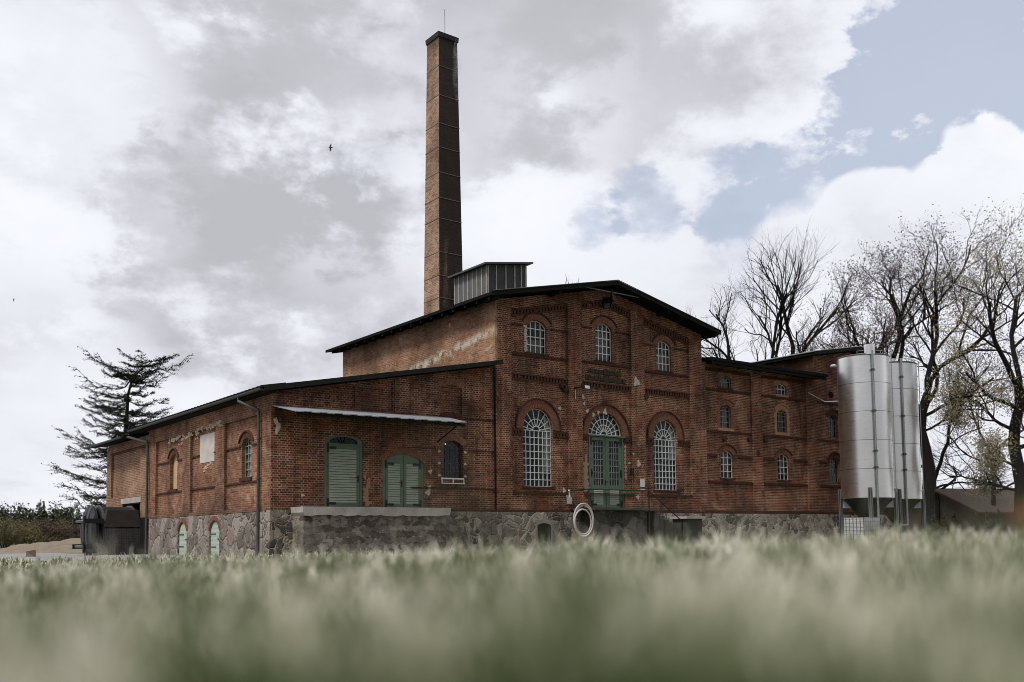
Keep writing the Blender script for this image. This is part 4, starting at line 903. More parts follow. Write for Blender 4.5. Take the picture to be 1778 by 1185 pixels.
# ------------------------------------------------------------------ silos
def silo(x, y, label):
    r_ = 1.18; z0, z1 = 1.56, 8.22
    T = thing('steel_silo', label, 'silo', (x, y, -.6), 'stainless silos at the end of the building')
    MB().lathe([(0, z1+.22), (.5, z1+.14), (r_-.06, z1), (r_, z1-.04), (r_, z0), (r_-.05, z0-.02), (0, z0-.02)], (x, y, 0), 64).build('tank', M_STEEL, T, True)
    MB().lathe([(r_-.12, z0-.03), (.25, .42), (.18, .3), (0, .3)], (x, y, 0), 40).build('cone', simple('dull_steel', (.045, .048, .042), .5, .7, .25, 3, .1), T, True)
    sm = MB()
    for k in range(1, 5): z = z0+(z1-z0)*k/5; sm.lathe([(r_-.01, z-.010), (r_+.006, z-.008), (r_+.006, z+.008), (r_-.01, z+.010)], (x, y, 0), 64)
    sm.lathe([(r_-.01, z1-.07), (r_+.02, z1-.06), (r_+.02, z1-.01), (r_-.03, z1+.02)], (x, y, 0), 64); each(sm, 'weld_seam', simple('seam_steel', (.10, .095, .09), .5, .8, .3, 5, .1), T, True)
    lg = []
    for a in (225, 315, 45, 135):
        lx, ly = x+1.22*math.cos(R(a-7)), y+1.22*math.sin(R(a-7)); L = MB()
        L.box(lx-.075, lx+.075, ly-.015, ly+.015, -.9, 2.02); L.box(lx-.075, lx-.045, ly-.07, ly+.07, -.9, 2.02); L.box(lx+.045, lx+.075, ly-.07, ly+.07, -.9, 2.02)
        o = L.build('leg', M_GALV, T); ux, uy = x-lx, y-ly; d = math.hypot(ux, uy); ux /= d; uy /= d
        g_ = MB(); p = [(lx+ux*.07, ly+uy*.07), (lx+ux*.5, ly+uy*.5)]
        g_.hexa([(p[0][0], p[0][1], 1.12), (p[1][0], p[1][1], 1.12), (p[1][0]+.02, p[1][1]+.02, 1.12), (p[0][0]+.02, p[0][1]+.02, 1.12), (p[0][0], p[0][1], 1.52), (p[0][0]+.03, p[0][1]+.01, 1.52), (p[0][0]+.03, p[0][1]+.03, 1.52), (p[0][0]+.02, p[0][1]+.02, 1.52)]); g_.build('gusset', M_GALV, o)
    # filling pipe towards the viewer, with collars
    def onrim(a, rr): return x+rr*math.cos(R(a)), y+rr*math.sin(R(a))
    pp = MB(); px_, py_ = onrim(232, r_+.10); pp.tube([(px_, py_, z1+.12), (px_, py_, .25)], .05, 10)
    pp.tube([(px_, py_, .3), (px_-.9, py_-.1, .28)], .045, 8)
    pp.build('fill_pipe', M_GALV, T, True)
    cl = MB()
    for z in (7.4, 5.5, 3.65, 2.9): cl.tube([(px_, py_, z), (px_, py_, z+.09)], .075, 10); cl.box(px_-.16, px_+.16, py_-.02, py_+.02, z+.02, z+.06)
    cl.build('pipe_clamp', M_GUTTER, T)
    ld_ = MB()
    for da in (0, 5): a = 292+da*3; qx, qy = onrim(a, r_+.08); ld_.tube([(qx, qy, z1+.1), (qx, qy, z0+.25)], .018, 6)
    q1 = onrim(292, r_+.08); q2 = onrim(307, r_+.08)
    for k in range(22): z = z0+.4+.29*k; ld_.tube([(*q1, z), (*q2, z)], .010, 5)
    ld_.build('ladder', M_GALV, T)
    tp_ = MB(); tp_.tube([(px_+.1, py_+.2, z1-.05), (px_+.1, py_+.2, z1+.42)], .24, 16) if label.startswith('left') else tp_.tube([(x, y, z1), (x, y, z1+.32)], .2, 14)
    tp_.build('top_hatch', M_STEEL, T, True)
    rail = MB(); ra = []
    for k in range(13): a = 200+20*k; qx, qy = onrim(a, r_-.1); rail.tube([(qx, qy, z1-.05), (qx, qy, z1+.16)], .012, 5); ra.append((qx, qy, z1+.16))
    rail.tube(ra, .012, 5); rail.build('top_rail', M_GALV, T)
    mn = MB(); hx, hy = onrim(300, r_+.01); mn.tube([(hx, hy, 2.0), (hx+.03, hy-.06, 2.0)], .05, 10); mn.build('valve', M_WHITE, T)
silo(40.5, 26.05, 'left of the two tall stainless steel silos, nearer and in front of the brick wall')
silo(43.55, 26.45, 'right of the two tall stainless steel silos, standing behind its neighbour with trees beyond')
tag(MB().tube([(40.2, 28.95, 6.9), (40.9, 28.5, 6.45), (41.9, 27.9, 6.5), (40.15, 27.2, 7.0)], .02, 6).build('supply_cable', M_WHITE), 'thin pale pipe running from the brick wall to the silo', 'pipe')
tag(MB().lathe([(0, 0), (.16, .02), (.18, .08), (.1, .14), (0, .15)], (41.5, 28.35, 8.2), 16).build('floodlight', M_WHITE), 'small round white lamp high on the wall beside the silo top', 'lamp')
def ibc():
    T = thing('liquid_container', 'white plastic tank in a wire cage under the left silo', 'container', (38.9, 25.4, -.6))
    MB().box(38.3, 39.6, 24.9, 25.9, -.55, .62).build('tank', simple('milky_plastic', (.55, .56, .56), .5, 0, .1, 3, .05), T)
    g = MB(); 
    for k in range(9): x = 38.25+1.4*k/8; g.tube([(x, 24.86, -.5), (x, 24.86, .66)], .012, 4)
    for k in range(7): z = -.5+1.14*k/6; g.tube([(38.25, 24.86, z), (39.65, 24.86, z), (39.65, 25.95, z), (38.25, 25.95, z), (38.25, 24.86, z)], .012, 4)
    for k in range(7): y = 24.86+1.09*k/6; g.tube([(38.25, y, -.5), (38.25, y, .66)], .012, 4)
    g.build('cage', M_GALV, T); MB().box(38.2, 39.7, 24.8, 26.0, -.68, -.56).build('pallet', M_GALV, T)
ibc()

# ------------------------------------------------------------------ objects by the walls
def hose():
    T = MB(); rnd = random.Random(3)
    c = (24.32, 27.84, .53); path = []
    turns = 3.2; n = 110
    for i in range(n+1):
        t = 2*math.pi*turns*i/n; k = 1+.13*math.sin(t*.31+1)+.03*math.sin(t*1.7)
        path.append((c[0]+.46*k*math.cos(t)+.03*math.sin(t*.3), c[1]-.03-.05*(i/n)*math.sin(t*.5)-.012*i/n, c[2]+(.56*k)*math.sin(t)+.05*math.sin(t*.31)))
    T.tube(path, .030, 8); o = T.build('coiled_hose', simple('pale_rubber_hose', (.50, .47, .45), .6, 0, .2, 8, .1), None, True)
    tag(o, 'pale coiled hose hung on the stone base left of the main door', 'hose')
    k = MB(); k.tube([(24.76, 27.93, 1.0), (24.35, 27.88, 1.03), (24.32, 27.76, 1.06), (24.32, 27.74, 1.14)], .02, 6); tag(k.build('hose_hook', M_IRON), 'iron hook at the landing edge carrying the coiled hose', 'hook')
hose()
def tap():
    T = thing('wall_tap', 'pale pipe fitting with a tap on the brick above the hose', 'tap', (24.6, 28.95, 1.4))
    MB().box(24.5, 24.68, 28.86, 28.98, 1.22, 1.48).build('body', simple('grey_white_metal', (.42, .43, .43), .5, .3, .2, 9, .1), T)
    MB().tube([(24.6, 28.92, 1.48), (24.6, 28.92, 1.72), (24.52, 28.86, 1.75)], .03, 8).build('spout', M_WHITE, T); MB().tube([(24.7, 28.86, 1.3), (24.76, 28.8, 1.1)], .03, 6).build('lever', M_IRON, T)
tap()
def notice():
    o = MB().box(28.55, 28.78, 28.955, 28.99, 1.98, 2.30).build('wall_notice', M_WHITE); tag(o, 'small white notice with a dark band on the brick right of the main door', 'sign')
    q = MB().box(28.55, 28.78, 28.95, 28.99, 1.90, 1.975); q.build('notice_band', simple('dark_band', (.03, .03, .05), .6), o); o2 = MB().box(28.55, 28.78, 28.95, 28.99, 1.82, 1.895).build('notice_lower', M_WHITE, o)
notice()
def wall_lamp():
    T = thing('wall_lamp', 'black floodlight on a bracket high between the left and middle bays', 'lamp', (25.05, 28.9, 5.85))
    MB().tube([(25.0, 28.99, 5.85), (25.08, 28.55, 5.85)], .03, 8).build('bracket', M_IRON, T)
    MB().hexa([(24.95, 28.35, 5.72), (25.3, 28.4, 5.72), (25.3, 28.62, 5.78), (24.95, 28.57, 5.78), (24.98, 28.38, 5.9), (25.28, 28.42, 5.9), (25.28, 28.6, 5.94), (24.98, 28.55, 5.94)]).build('housing', M_IRON, T)
    MB().hexa([(25.0, 28.34, 5.76), (25.26, 28.37, 5.76), (25.26, 28.38, 5.88), (25.0, 28.36, 5.88), (25.0, 28.33, 5.76), (25.26, 28.36, 5.76), (25.26, 28.37, 5.88), (25.0, 28.35, 5.88)]).build('glass', M_WHITE, T)
    MB().tube([(25.05, 28.97, 5.8), (25.04, 28.97, 5.4)], .012, 5).build('cable', M_WHITE, T)
wall_lamp()
tag(MB().box(27.98, 28.12, 28.9, 28.99, 2.45, 2.75).build('junction_box', M_IRON), 'small black junction box on the brick just right of the main door', 'box')
def vessel():
    T = thing('iron_vessel', 'big sooty black cylindrical iron vessel with a ribbed round hatch by the left end wall', 'tank', (11.2, 44.1, -.7))
    c = (0, 44.1, .36); r_ = 1.08
    MB().lathe([(0, 10.72), (r_*.9, 10.72), (r_, 10.76), (r_, 12.28), (0, 12.28)], c, 48, 'X').build('drum', M_BLACK, T, True)
    MB().lathe([(0, 10.30), (.55, 10.33), (.95, 10.42), (r_+.06, 10.52), (r_+.06, 10.62), (r_-.1, 10.70)], c, 48, 'X').build('hatch', M_BLACK, T, True)
    rb = MB()
    for k in range(5):
        y = 44.1-.85+1.7*k/4; hgt = math.sqrt(max(.05, (r_+.03)**2-(y-44.1)**2)); n = 12; pth = []
        for i in range(n+1):
            z = -hgt+2*hgt*i/n; q = math.sqrt(z*z+(y-44.1)**2)/r_; pth.append((10.27+.22*q*q, y, .36+z))
        rb.tube(pth, .05, 6)
    for z in (-.62, .45): rb.tube([(10.2, 43.0, .36+z), (10.16, 44.1, .36+z), (10.2, 45.2, .36+z)], .055, 6)
    each(rb, 'rib', simple('worn_iron_edge', (.09, .09, .092), .4, .7, .3, 8, .1), T)
    cl = MB()
    for z in (-.62, .45):
        for y in (42.98, 45.2): cl.box(10.1, 10.8, y-.07, y+.07, .36+z-.1, .36+z+.1)
        cl.tube([(10.05, 43.0, .36+z-.25), (10.05, 43.0, .36+z+.2)], .05, 6)
    each(cl, 'clamp', M_IRON, T)
    hp = MB()
    for x in (10.86, 12.16): hp.lathe([(r_, x-.05), (r_+.06, x-.05), (r_+.06, x+.05), (r_, x+.05)], c, 48, 'X')
    each(hp, 'hoop', simple('grey_iron', (.10, .10, .10), .42, .6, .3, 5, .1), T, True)
    MB().hexa([(10.8, 42.88, .55), (12.3, 42.88, .55), (12.2, 42.95, 1.28), (10.95, 42.95, 1.28), (10.8, 43.2, .55), (12.3, 43.2, .55), (12.2, 43.25, 1.30), (10.95, 43.25, 1.30)]).build('upper_plate', simple('rusty_black_plate', (.035, .028, .024), .8, .2, .4, 3, .3), T)
    m_, N_, b_, o_ = mat('mesh_cover'); P_ = pos(N_); ck = N_.node('ShaderNodeTexBrick', {'Vector': N_.node('ShaderNodeCombineXYZ', {0: N_.node('ShaderNodeSeparateXYZ', {0: P_}).outputs[0], 1: N_.node('ShaderNodeSeparateXYZ', {0: P_}).outputs[2], 2: 0.0}).outputs[0], 'Color1': (.035, .03, .03, 1), 'Color2': (.06, .052, .05, 1), 'Mortar': (.01, .01, .01, 1), 'Scale': 1.0, 'Mortar Size': .008, 'Brick Width': .1, 'Row Height': .07}, offset=0.0)
    N_.set(b_.inputs['Base Color'], ck.outputs[0]); N_.set(b_.inputs['Roughness'], .7)
    MB().hexa([(10.95, 42.82, -.68), (12.28, 42.82, -.68), (12.28, 42.86, .5), (10.85, 42.86, .5), (10.95, 43.2, -.68), (12.28, 43.2, -.68), (12.28, 43.2, .5), (10.85, 43.2, .5)]).build('lower_guard', m_, T)
    MB().box(10.5, 10.75, 43.3, 44.9, -.72, -.55).box(11.9, 12.1, 43.3, 44.9, -.72, -.55).build('saddle', M_CONC, T)
vessel()

# ------------------------------------------------------------------ ground
FA = Vector((fw.x, fw.y)).normalized(); RA = Vector((rt.x, rt.y)).normalized()
def sstep(a, b, x): t = np.clip((x-a)/(b-a), 0, 1); return t*t*(3-2*t)
def gz(x, y):
    x = np.asarray(x, float); y = np.asarray(y, float)
    d = x*FA.x+y*FA.y; l = x*RA.x+y*RA.y
    near = -.212+np.where(l < 0, .036*l, .026*l); near = np.clip(near, -.36, -.145)
    near = near + .012*np.sin(x*2.1+1)*np.cos(y*1.7)
    far = -.62-.10*sstep(26, 45, y-x*.8)
    k = sstep(4.5, 17, np.maximum(d, 0)+np.abs(l)*.0+np.maximum(-d-3, 0))
    return near*(1-k)+far*k
def ground():
    a = np.concatenate([-np.geomspace(900, 12, 26), np.arange(-11, 12, .45), np.geomspace(12, 50, 24), np.geomspace(54, 1200, 20)])
    b = np.concatenate([-np.geomspace(400, 6, 16), np.arange(-5, 14, .45), np.geomspace(14.5, 60, 30), np.geomspace(65, 1500, 20)])
    X, Y = np.meshgrid(a, b, indexing='ij'); Z = gz(X, Y); n, m_ = X.shape
    vs = np.stack([X, Y, Z], -1).reshape(-1, 3); idx = np.arange(n*m_).reshape(n, m_)
    fs = np.stack([idx[:-1, :-1], idx[1:, :-1], idx[1:, 1:], idx[:-1, 1:]], -1).reshape(-1, 4)
    me = bpy.data.meshes.new('ground'); me.from_pydata(vs.tolist(), [], fs.tolist()); me.update()
    for p in me.polygons: p.use_smooth = True
    m, N, bs, o = mat('meadow_soil'); P = pos(N)
    N.set(bs.inputs['Base Color'], N.ramp(N.noise(P, 1.3, 8, .65), [(.35, (.055, .062, .028)), (.55, (.12, .12, .065)), (.7, (.20, .18, .12))])); N.set(bs.inputs['Roughness'], .95); bump(N, bs, N.noise(P, 6, 6), .6, .05)
    me.materials.append(m); ob = bpy.data.objects.new('ground', me); COL.objects.link(ob); tag(ob, 'grassy ground sloping down towards the building', kind='structure')
ground()
def sheet(name, pts, m, off, label):
    """a draped sheet over the ground (quad subdivided)"""
    n = 24; v = []; f = []
    for i in range(n+1):
        for j in range(n+1):
            s, t = i/n, j/n
            x = (1-s)*(1-t)*pts[0][0]+s*(1-t)*pts[1][0]+s*t*pts[2][0]+(1-s)*t*pts[3][0]; y = (1-s)*(1-t)*pts[0][1]+s*(1-t)*pts[1][1]+s*t*pts[2][1]+(1-s)*t*pts[3][1]
            v.append((x, y, float(gz(x, y))+off))
    for i in range(n):
        for j in range(n): a = i*(n+1)+j; f.append((a, a+1, a+n+2, a+n+1))
    me = bpy.data.meshes.new(name); me.from_pydata(v, [], f); me.update(); me.materials.append(m)
    for p in me.polygons: p.use_smooth = True
    o = bpy.data.objects.new(name, me); COL.objects.link(o); tag(o, label, kind='structure')
sheet('yard_road', [(-45, 31), (12.2, 31), (12.2, 60), (-45, 60)], simple('gravelled_asphalt', (.24, .235, .235), .9, 0, .2, 1.2, .2, .2), .035, 'grey gravel yard road left of the building')
def mound():
    v = []; f = []; n = 40
    for i in range(n+1):
        for j in range(n+1):
            x = 8.5+13*i/n; y = 60.5+13*j/n; u = (x-15.5)/5.6; w = (y-67)/5.5
            h = .72*max(0, 1-u*u*(1.0 if u > 0 else .9)-w*w)**.85
            h += .22*math.exp(-((x-16.5)**2+(y-68)**2)/3.5)*(1 if h > 0 else 0)
            h += (.06*math.sin(x*2.3+y)+.05*math.sin(y*3.1-x*1.7))*min(1, h*3)
            v.append((x, y, -.78+h))
    for i in range(n):
        for j in range(n): a = i*(n+1)+j; f.append((a, a+1, a+n+2, a+n+1))
    me = bpy.data.meshes.new('sand_heap'); me.from_pydata(v, [], f); me.update(); me.materials.append(simple('tan_sand', (.20, .165, .125), .95, 0, .25, 2.5, .6, .1))
    for p in me.polygons: p.use_smooth = True
    o = bpy.data.objects.new('sand_heap', me); COL.objects.link(o); tag(o, 'low heap of tan sand beyond the yard road at the left', 'sand heap')
mound()
st_ = MB().hexa([(8.05, 44.0, -.75), (8.42, 43.85, -.75), (8.5, 44.2, -.75), (8.12, 44.35, -.75), (8.08, 44.02, -.42), (8.40, 43.9, -.36), (8.46, 44.2, -.38), (8.14, 44.32, -.44)])
tag(st_.build('stone_block', simple('brown_stone', (.11, .09, .06), .9, 0, .4, 6, .5)), 'squat brown stone block at the edge of the yard road', 'stone')

# ------------------------------------------------------------------ grass
def grass():
    rng = np.random.default_rng(5)
    def field(nc, per, d0, d1, power, width, hmin, hmax, sig, gap=.0):
        # clumps of blades in polar form around the eye, wide enough for a step to the side
        r = d0*(d1/d0)**(rng.random(nc)**power); az = rng.uniform(-R(62), R(62), nc)
        l = r*np.tan(az)*.85
        cx = FA.x*r+RA.x*l; cy = FA.y*r+RA.y*l; ch = rng.uniform(.66, 1.06, nc)*np.where(rng.random(nc) < .16, 1.22, 1.0)*(1+.16*np.sin(cx*5.1+1.3)*np.sin(cy*4.3)); cr = rng.random(nc)
        x = np.repeat(cx, per)+rng.normal(scale=1, size=nc*per)*sig; y = np.repeat(cy, per)+rng.normal(scale=1, size=nc*per)*sig
        h = rng.uniform(hmin, hmax, nc*per)*np.repeat(ch, per); rv = .75*np.repeat(cr, per)+.25*rng.random(nc*per)
        keep = ~((y > 28.0) & (x > 11.9)) & ~((y > 30.9) & (x < 12.4)) & (np.hypot(x, y) > .36)
        return x[keep], y[keep], h[keep], (width*(.6+.8*rng.random(nc*per)))[keep], rv[keep]
    parts = [field(5200, 13, .40, 5.5, 1.0, .0036, .07, .165, .022), field(6000, 12, 4.0, 13, .85, .008, .09, .18, .05), field(5000, 10, 12, 30, .8, .018, .11, .24, .12)]
    X, Y, H, W, RV = [np.concatenate([p[i] for p in parts]) for i in range(5)]
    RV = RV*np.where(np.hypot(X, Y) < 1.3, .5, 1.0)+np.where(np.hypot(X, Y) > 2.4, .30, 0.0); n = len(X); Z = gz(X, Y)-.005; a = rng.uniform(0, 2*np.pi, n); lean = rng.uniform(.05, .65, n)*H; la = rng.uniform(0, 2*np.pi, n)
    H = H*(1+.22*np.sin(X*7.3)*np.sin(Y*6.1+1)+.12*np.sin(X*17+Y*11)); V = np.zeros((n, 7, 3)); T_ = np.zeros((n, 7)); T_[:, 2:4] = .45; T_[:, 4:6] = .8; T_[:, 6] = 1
    for k, (t, wk) in enumerate(((0, 1), (.45, .85), (.8, .6))):
        cx = X+np.cos(la)*lean*t*t; cy = Y+np.sin(la)*lean*t*t; cz = Z+H*t
        V[:, 2*k] = np.stack([cx-np.cos(a)*W*wk, cy-np.sin(a)*W*wk, cz], -1); V[:, 2*k+1] = np.stack([cx+np.cos(a)*W*wk, cy+np.sin(a)*W*wk, cz], -1)
    V[:, 6] = np.stack([X+np.cos(la)*lean, Y+np.sin(la)*lean, Z+H*.98], -1)
    base = np.arange(n)*7
    q = np.concatenate([np.stack([base, base+1, base+3, base+2], -1), np.stack([base+2, base+3, base+5, base+4], -1)])
    t3 = np.stack([base+4, base+5, base+6], -1)
    me = bpy.data.meshes.new('grass'); nl = q.size+t3.size; npoly = len(q)+len(t3)
    me.vertices.add(n*7); me.vertices.foreach_set('co', V.reshape(-1)); me.loops.add(nl); me.loops.foreach_set('vertex_index', np.concatenate([q.reshape(-1), t3.reshape(-1)]))
    me.polygons.add(npoly); ls = np.concatenate([np.arange(len(q))*4, len(q)*4+np.arange(len(t3))*3]); me.polygons.foreach_set('loop_start', ls)
    me.update(calc_edges=True)
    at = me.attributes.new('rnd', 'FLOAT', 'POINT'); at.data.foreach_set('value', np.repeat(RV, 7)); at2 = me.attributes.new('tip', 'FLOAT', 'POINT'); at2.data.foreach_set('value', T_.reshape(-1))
    m, N, b, o = mat('grass_blades'); P = pos(N); A = N.node('ShaderNodeAttribute', attribute_name='rnd').outputs['Fac']; TP = N.node('ShaderNodeAttribute', attribute_name='tip').outputs['Fac']
    patch = N.smooth(N.noise(P, 3.4, 3, .5, .5), .41, .57); patch2 = N.smooth(N.noise(P, 12.0, 3, .5), .42, .58)
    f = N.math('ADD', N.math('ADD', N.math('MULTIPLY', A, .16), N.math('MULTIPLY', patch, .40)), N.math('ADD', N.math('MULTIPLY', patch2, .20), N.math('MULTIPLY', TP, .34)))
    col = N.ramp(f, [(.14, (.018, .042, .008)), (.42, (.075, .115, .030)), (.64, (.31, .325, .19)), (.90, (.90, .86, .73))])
    N.set(b.inputs['Base Color'], col); N.set(b.inputs['Roughness'], .6); N.set(b.inputs['Specular IOR Level'], .3)
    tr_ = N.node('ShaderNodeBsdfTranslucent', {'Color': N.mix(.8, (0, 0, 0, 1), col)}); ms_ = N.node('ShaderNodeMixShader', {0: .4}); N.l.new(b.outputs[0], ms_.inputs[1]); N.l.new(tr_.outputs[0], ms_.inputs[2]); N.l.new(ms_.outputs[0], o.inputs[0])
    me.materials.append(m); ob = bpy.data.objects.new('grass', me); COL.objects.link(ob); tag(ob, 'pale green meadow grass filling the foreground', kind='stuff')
grass()
def flower():
    x, y = 1.246, .568; z = float(gz(x, y)); T = thing('orange_flower', 'orange bloom close to the lens at the right edge of the grass', 'flower', (x, y, z))
    MB().tube([(x, y, z), (x+.01, y, z+.1), (x, y, -.0)], .002, 6).build('stem', M_SHRUB, T)
    mb = MB()
    for k in range(26):
        a = 2.4*k; q = .012+.018*(k/26); e = Vector((x+q*math.cos(a), y+q*math.sin(a), .012+.022*(1-k/26))); c0 = Vector((x, y, -.004)); sd = Vector((-math.sin(a), math.cos(a), 0))*.006
        mb.hexa([c0-sd*.3, c0+sd*.3, c0+sd*.3+Vector((0, 0, .002)), c0-sd*.3+Vector((0, 0, .002)), e-sd, e+sd, e+sd+Vector((0, 0, .002)), e-sd+Vector((0, 0, .002))])
    mb.build('petals', simple('orange_petal', (.30, .13, .03), .6, 0, .2, 30, 0), T)
flower()

# ------------------------------------------------------------------ trees
def leafmesh(pts, size, rng, flat=False):
    """many small four-sided leaves at the given points"""
    pts = np.asarray(pts); n = len(pts); a = rng.normal(size=(n, 3)); a /= np.linalg.norm(a, axis=1)[:, None]; b = np.cross(a, rng.normal(size=(n, 3))); b /= np.linalg.norm(b, axis=1)[:, None]
    s = size*(.6+.8*rng.random(n))[:, None]; a *= s; b *= s*.6
    V = np.stack([pts-a, pts-b*.8, pts+a, pts+b*.8], 1).reshape(-1, 3); F_ = (np.arange(n)[:, None]*4+np.arange(4)).tolist()
    mb = MB(); mb.v = [tuple(v) for v in V]; mb.f = [tuple(f) for f in F_]; return mb
def rawbuild(mb, name, m, parent):
    me = bpy.data.meshes.new(name); me.from_pydata(mb.v, [], mb.f); me.update(); me.materials.append(m)
    for p in me.polygons: p.use_smooth = True
    o = bpy.data.objects.new(name, me); COL.objects.link(o)
    if parent: o.parent = parent; o.matrix_parent_inverse = Matrix.Translation(-parent.location)
    return o
class Tree:
    def __init__(s, seed, twig=.012):
        s.r = random.Random(seed); s.wood = MB(); s.tw = MB(); s.tips = []; s.twig = twig; s.upw = .25
    def branch(s, p, d, L, rad, lvl, maxl, spread=.6, wob=.16, kids=None, gnarl=0):
        r = s.r; n = 7 if lvl < 2 else (5 if lvl < 4 else 3); pts = [p.copy()]; dd = d.normalized(); rr = [rad]; endr = rad*.55 if lvl < maxl else rad*.4
        for i in range(n):
            w = Vector((r.gauss(0, 1), r.gauss(0, 1), r.gauss(0, .7)))*wob*(1+gnarl)
            dd = (dd+w+Vector((0, 0, s.upw*.25))).normalized(); p = p+dd*(L/n); pts.append(p.copy()); rr.append(rad+(endr-rad)*(i+1)/n)
        (s.wood if lvl < 2 else s.tw).tube(pts, rr, 7 if lvl < 2 else (5 if lvl < 3 else 3), caps=False)
        if lvl >= maxl: s.tips += pts[1:]; return
        k = kids[lvl] if kids else 4
        for j in range(k):
            t = .35+.65*(j+r.random()*.8)/k; t = min(t, .999); ii = int(t*n); q = pts[ii].lerp(pts[min(ii+1, n)], t*n-ii)
            base = (pts[min(ii+1, n)]-pts[ii]).normalized() if ii < n else dd
            az = r.uniform(0, 2*math.pi); side = base.orthogonal().normalized(); side = Matrix.Rotation(az, 3, base) @ side
            nd = (base+side*r.uniform(.5, 1.15)*spread*1.35).normalized()
            nl = L*r.uniform(.5, .78)*(1.05-.25*t); s.branch(q, nd, nl, max(s.twig*.45, rr[ii]*r.uniform(.42, .66)), lvl+1, maxl, spread, wob, kids, gnarl)
    def finish(s, name, label, cat, base, group, wood=M_BARK, leaf=None, leaf_n=0, leaf_s=.05, seed=1):
        T = thing(name, label, cat, tuple(base), group); rawbuild(s.wood, 'trunk', wood, T)
        cr = rawbuild(s.tw, 'crown', wood, T)
        if leaf is not None and leaf_n:
            rng = np.random.default_rng(seed); tips = np.array([tuple(t) for t in s.tips]); idx = rng.integers(0, len(tips), leaf_n); P_ = tips[idx]+rng.normal(scale=.26, size=(leaf_n, 3))
            rawbuild(leafmesh(P_, leaf_s, rng), 'leaves', leaf, cr)
        return T
def V3(l, z, d):
    """a point by lateral offset, height and distance along the viewing azimuth"""
    return Vector((FA.x*d+RA.x*l, FA.y*d+RA.y*l, z))
GRP = 'bare spring trees behind the building'
def limb_tree(seed, base, top_h, trunk_r, limbs, maxl, kids, name, label, spread=.6, wob=.16, gnarl=0, leaf=None, leaf_n=0, leaf_s=.05, wood=M_BARK, upw=.25, twig=.012, fork=None, grp=GRP):
    """limbs: (height fraction of trunk, lateral lean, vertical, depth lean, length, radius factor)"""
    t = Tree(seed, twig); t.upw = upw; r = t.r; n = 8; pts = []; rr = []
    lean = fork or (0, 0)
    for i in range(n+1):
        k = i/n; w = .14*trunk_r*6*math.sin(i*1.3+seed)*k
        pts.append(base+Vector((RA.x*(lean[0]*k+w), RA.y*(lean[0]*k+w), top_h*k))+Vector((FA.x, FA.y, 0))*lean[1]*k); rr.append(trunk_r*(1.25 if i == 0 else 1)*(1-.38*k))
    t.wood.tube(pts, rr, 10, caps=False)
    for (hf, lx, vz, dd, L, rf) in limbs:
        ii = min(n-1, int(hf*n)); q = pts[ii].lerp(pts[ii+1], min(1, hf*n-ii)); d = Vector((RA.x*lx+FA.x*dd, RA.y*lx+FA.y*dd, vz))
        t.branch(q, d, L, rr[ii]*rf, 1, maxl, spread, wob, kids, gnarl)
    return t.finish(name, label, 'tree', base, grp, wood, leaf, leaf_n, leaf_s, seed)
K4 = [0, 6, 5, 5, 4]
GZ = -.7
# slim tree just right of the hall roof
limb_tree(11, V3(16.4, GZ, 70), 13.4, .20, [(0.99, 0.05, 1, 0.1, 3.82, 0.9), (0.99, -0.5, 1, -0.2, 3.65, 0.7), (0.92, -1, 0.8, 0.2, 3.23, 0.5), (0.86, 0.35, 1, -0.3, 3.06, 0.5), (0.75, -1, 0.35, 0.3, 2.89, 0.4), (0.8, 1, 0.3, 0, 1.87, 0.35)], 4, [0, 5, 4, 4], 'bare_tree', 'slim bare tree nearest the hall roof, leftmost of the trees behind', fork=(-.9, 0))
# twin-stemmed tree, tall rounded crown
limb_tree(23, V3(18.0, GZ, 68), 11.8, .24, [(0.98, -0.25, 1, 0.1, 6.34, 0.8), (0.98, 0.12, 1, -0.2, 6.69, 0.7), (0.9, -0.9, 1.1, 0.2, 5.28, 0.5), (0.72, -0.7, 1, -0.4, 5.28, 0.45), (0.8, -0.5, 1.2, 0.5, 5.46, 0.45)], 4, [0, 6, 5, 4], 'bare_tree', 'tall bare tree rising on a straight left stem behind the right wing', spread=.5, fork=(-.2, 0))
limb_tree(29, V3(18.6, GZ, 67), 12.1, .29, [(0.99, 0.1, 1, 0.1, 6.19, 0.8), (0.98, 0.32, 1, -0.2, 5.68, 0.7), (0.9, -0.1, 1, 0.3, 6.02, 0.6), (0.9, 0.9, 0.6, 0.3, 3.35, 0.42), (0.83, 0.9, 0.8, -0.3, 2.97, 0.4)], 4, [0, 6, 5, 4], 'bare_tree', 'tall bare tree with dense fan of branches over the end block roof', spread=.5, fork=(.5, 0))
# small tree between
limb_tree(31, V3(19.7, GZ, 66), 13.0, .14, [(.95, -.2, 1, 0, 2.6, .9), (.98, .25, 1, .2, 2.8, .8), (.85, .8, .9, 0, 2.0, .5), (.85, -.8, .9, 0, 2.0, .5)], 3, [0, 6, 5], 'bare_tree', 'small slender bare tree between the two large ones', spread=.7)
# spreading tree behind the silo tops
limb_tree(41, V3(24.4, GZ, 62), 11.2, .36, [(0.98, -0.15, 1, 0.1, 5.71, 0.7), (0.9, -0.7, 1, 0.3, 4.59, 0.62), (0.84, -1.3, 0.65, -0.2, 4.72, 0.5), (0.98, 0.35, 1, -0.2, 5.38, 0.6), (0.74, -1.2, 0.45, 0.2, 4.32, 0.42), (0.66, -1.1, 0.35, 0.4, 3.6, 0.35)], 5, [0, 6, 5, 4, 4], 'budding_tree', 'gnarled dark tree spreading left above the silo tops', spread=.75, wob=.2, gnarl=.35, leaf=M_BUD_BROWN, leaf_n=9000, leaf_s=.06)
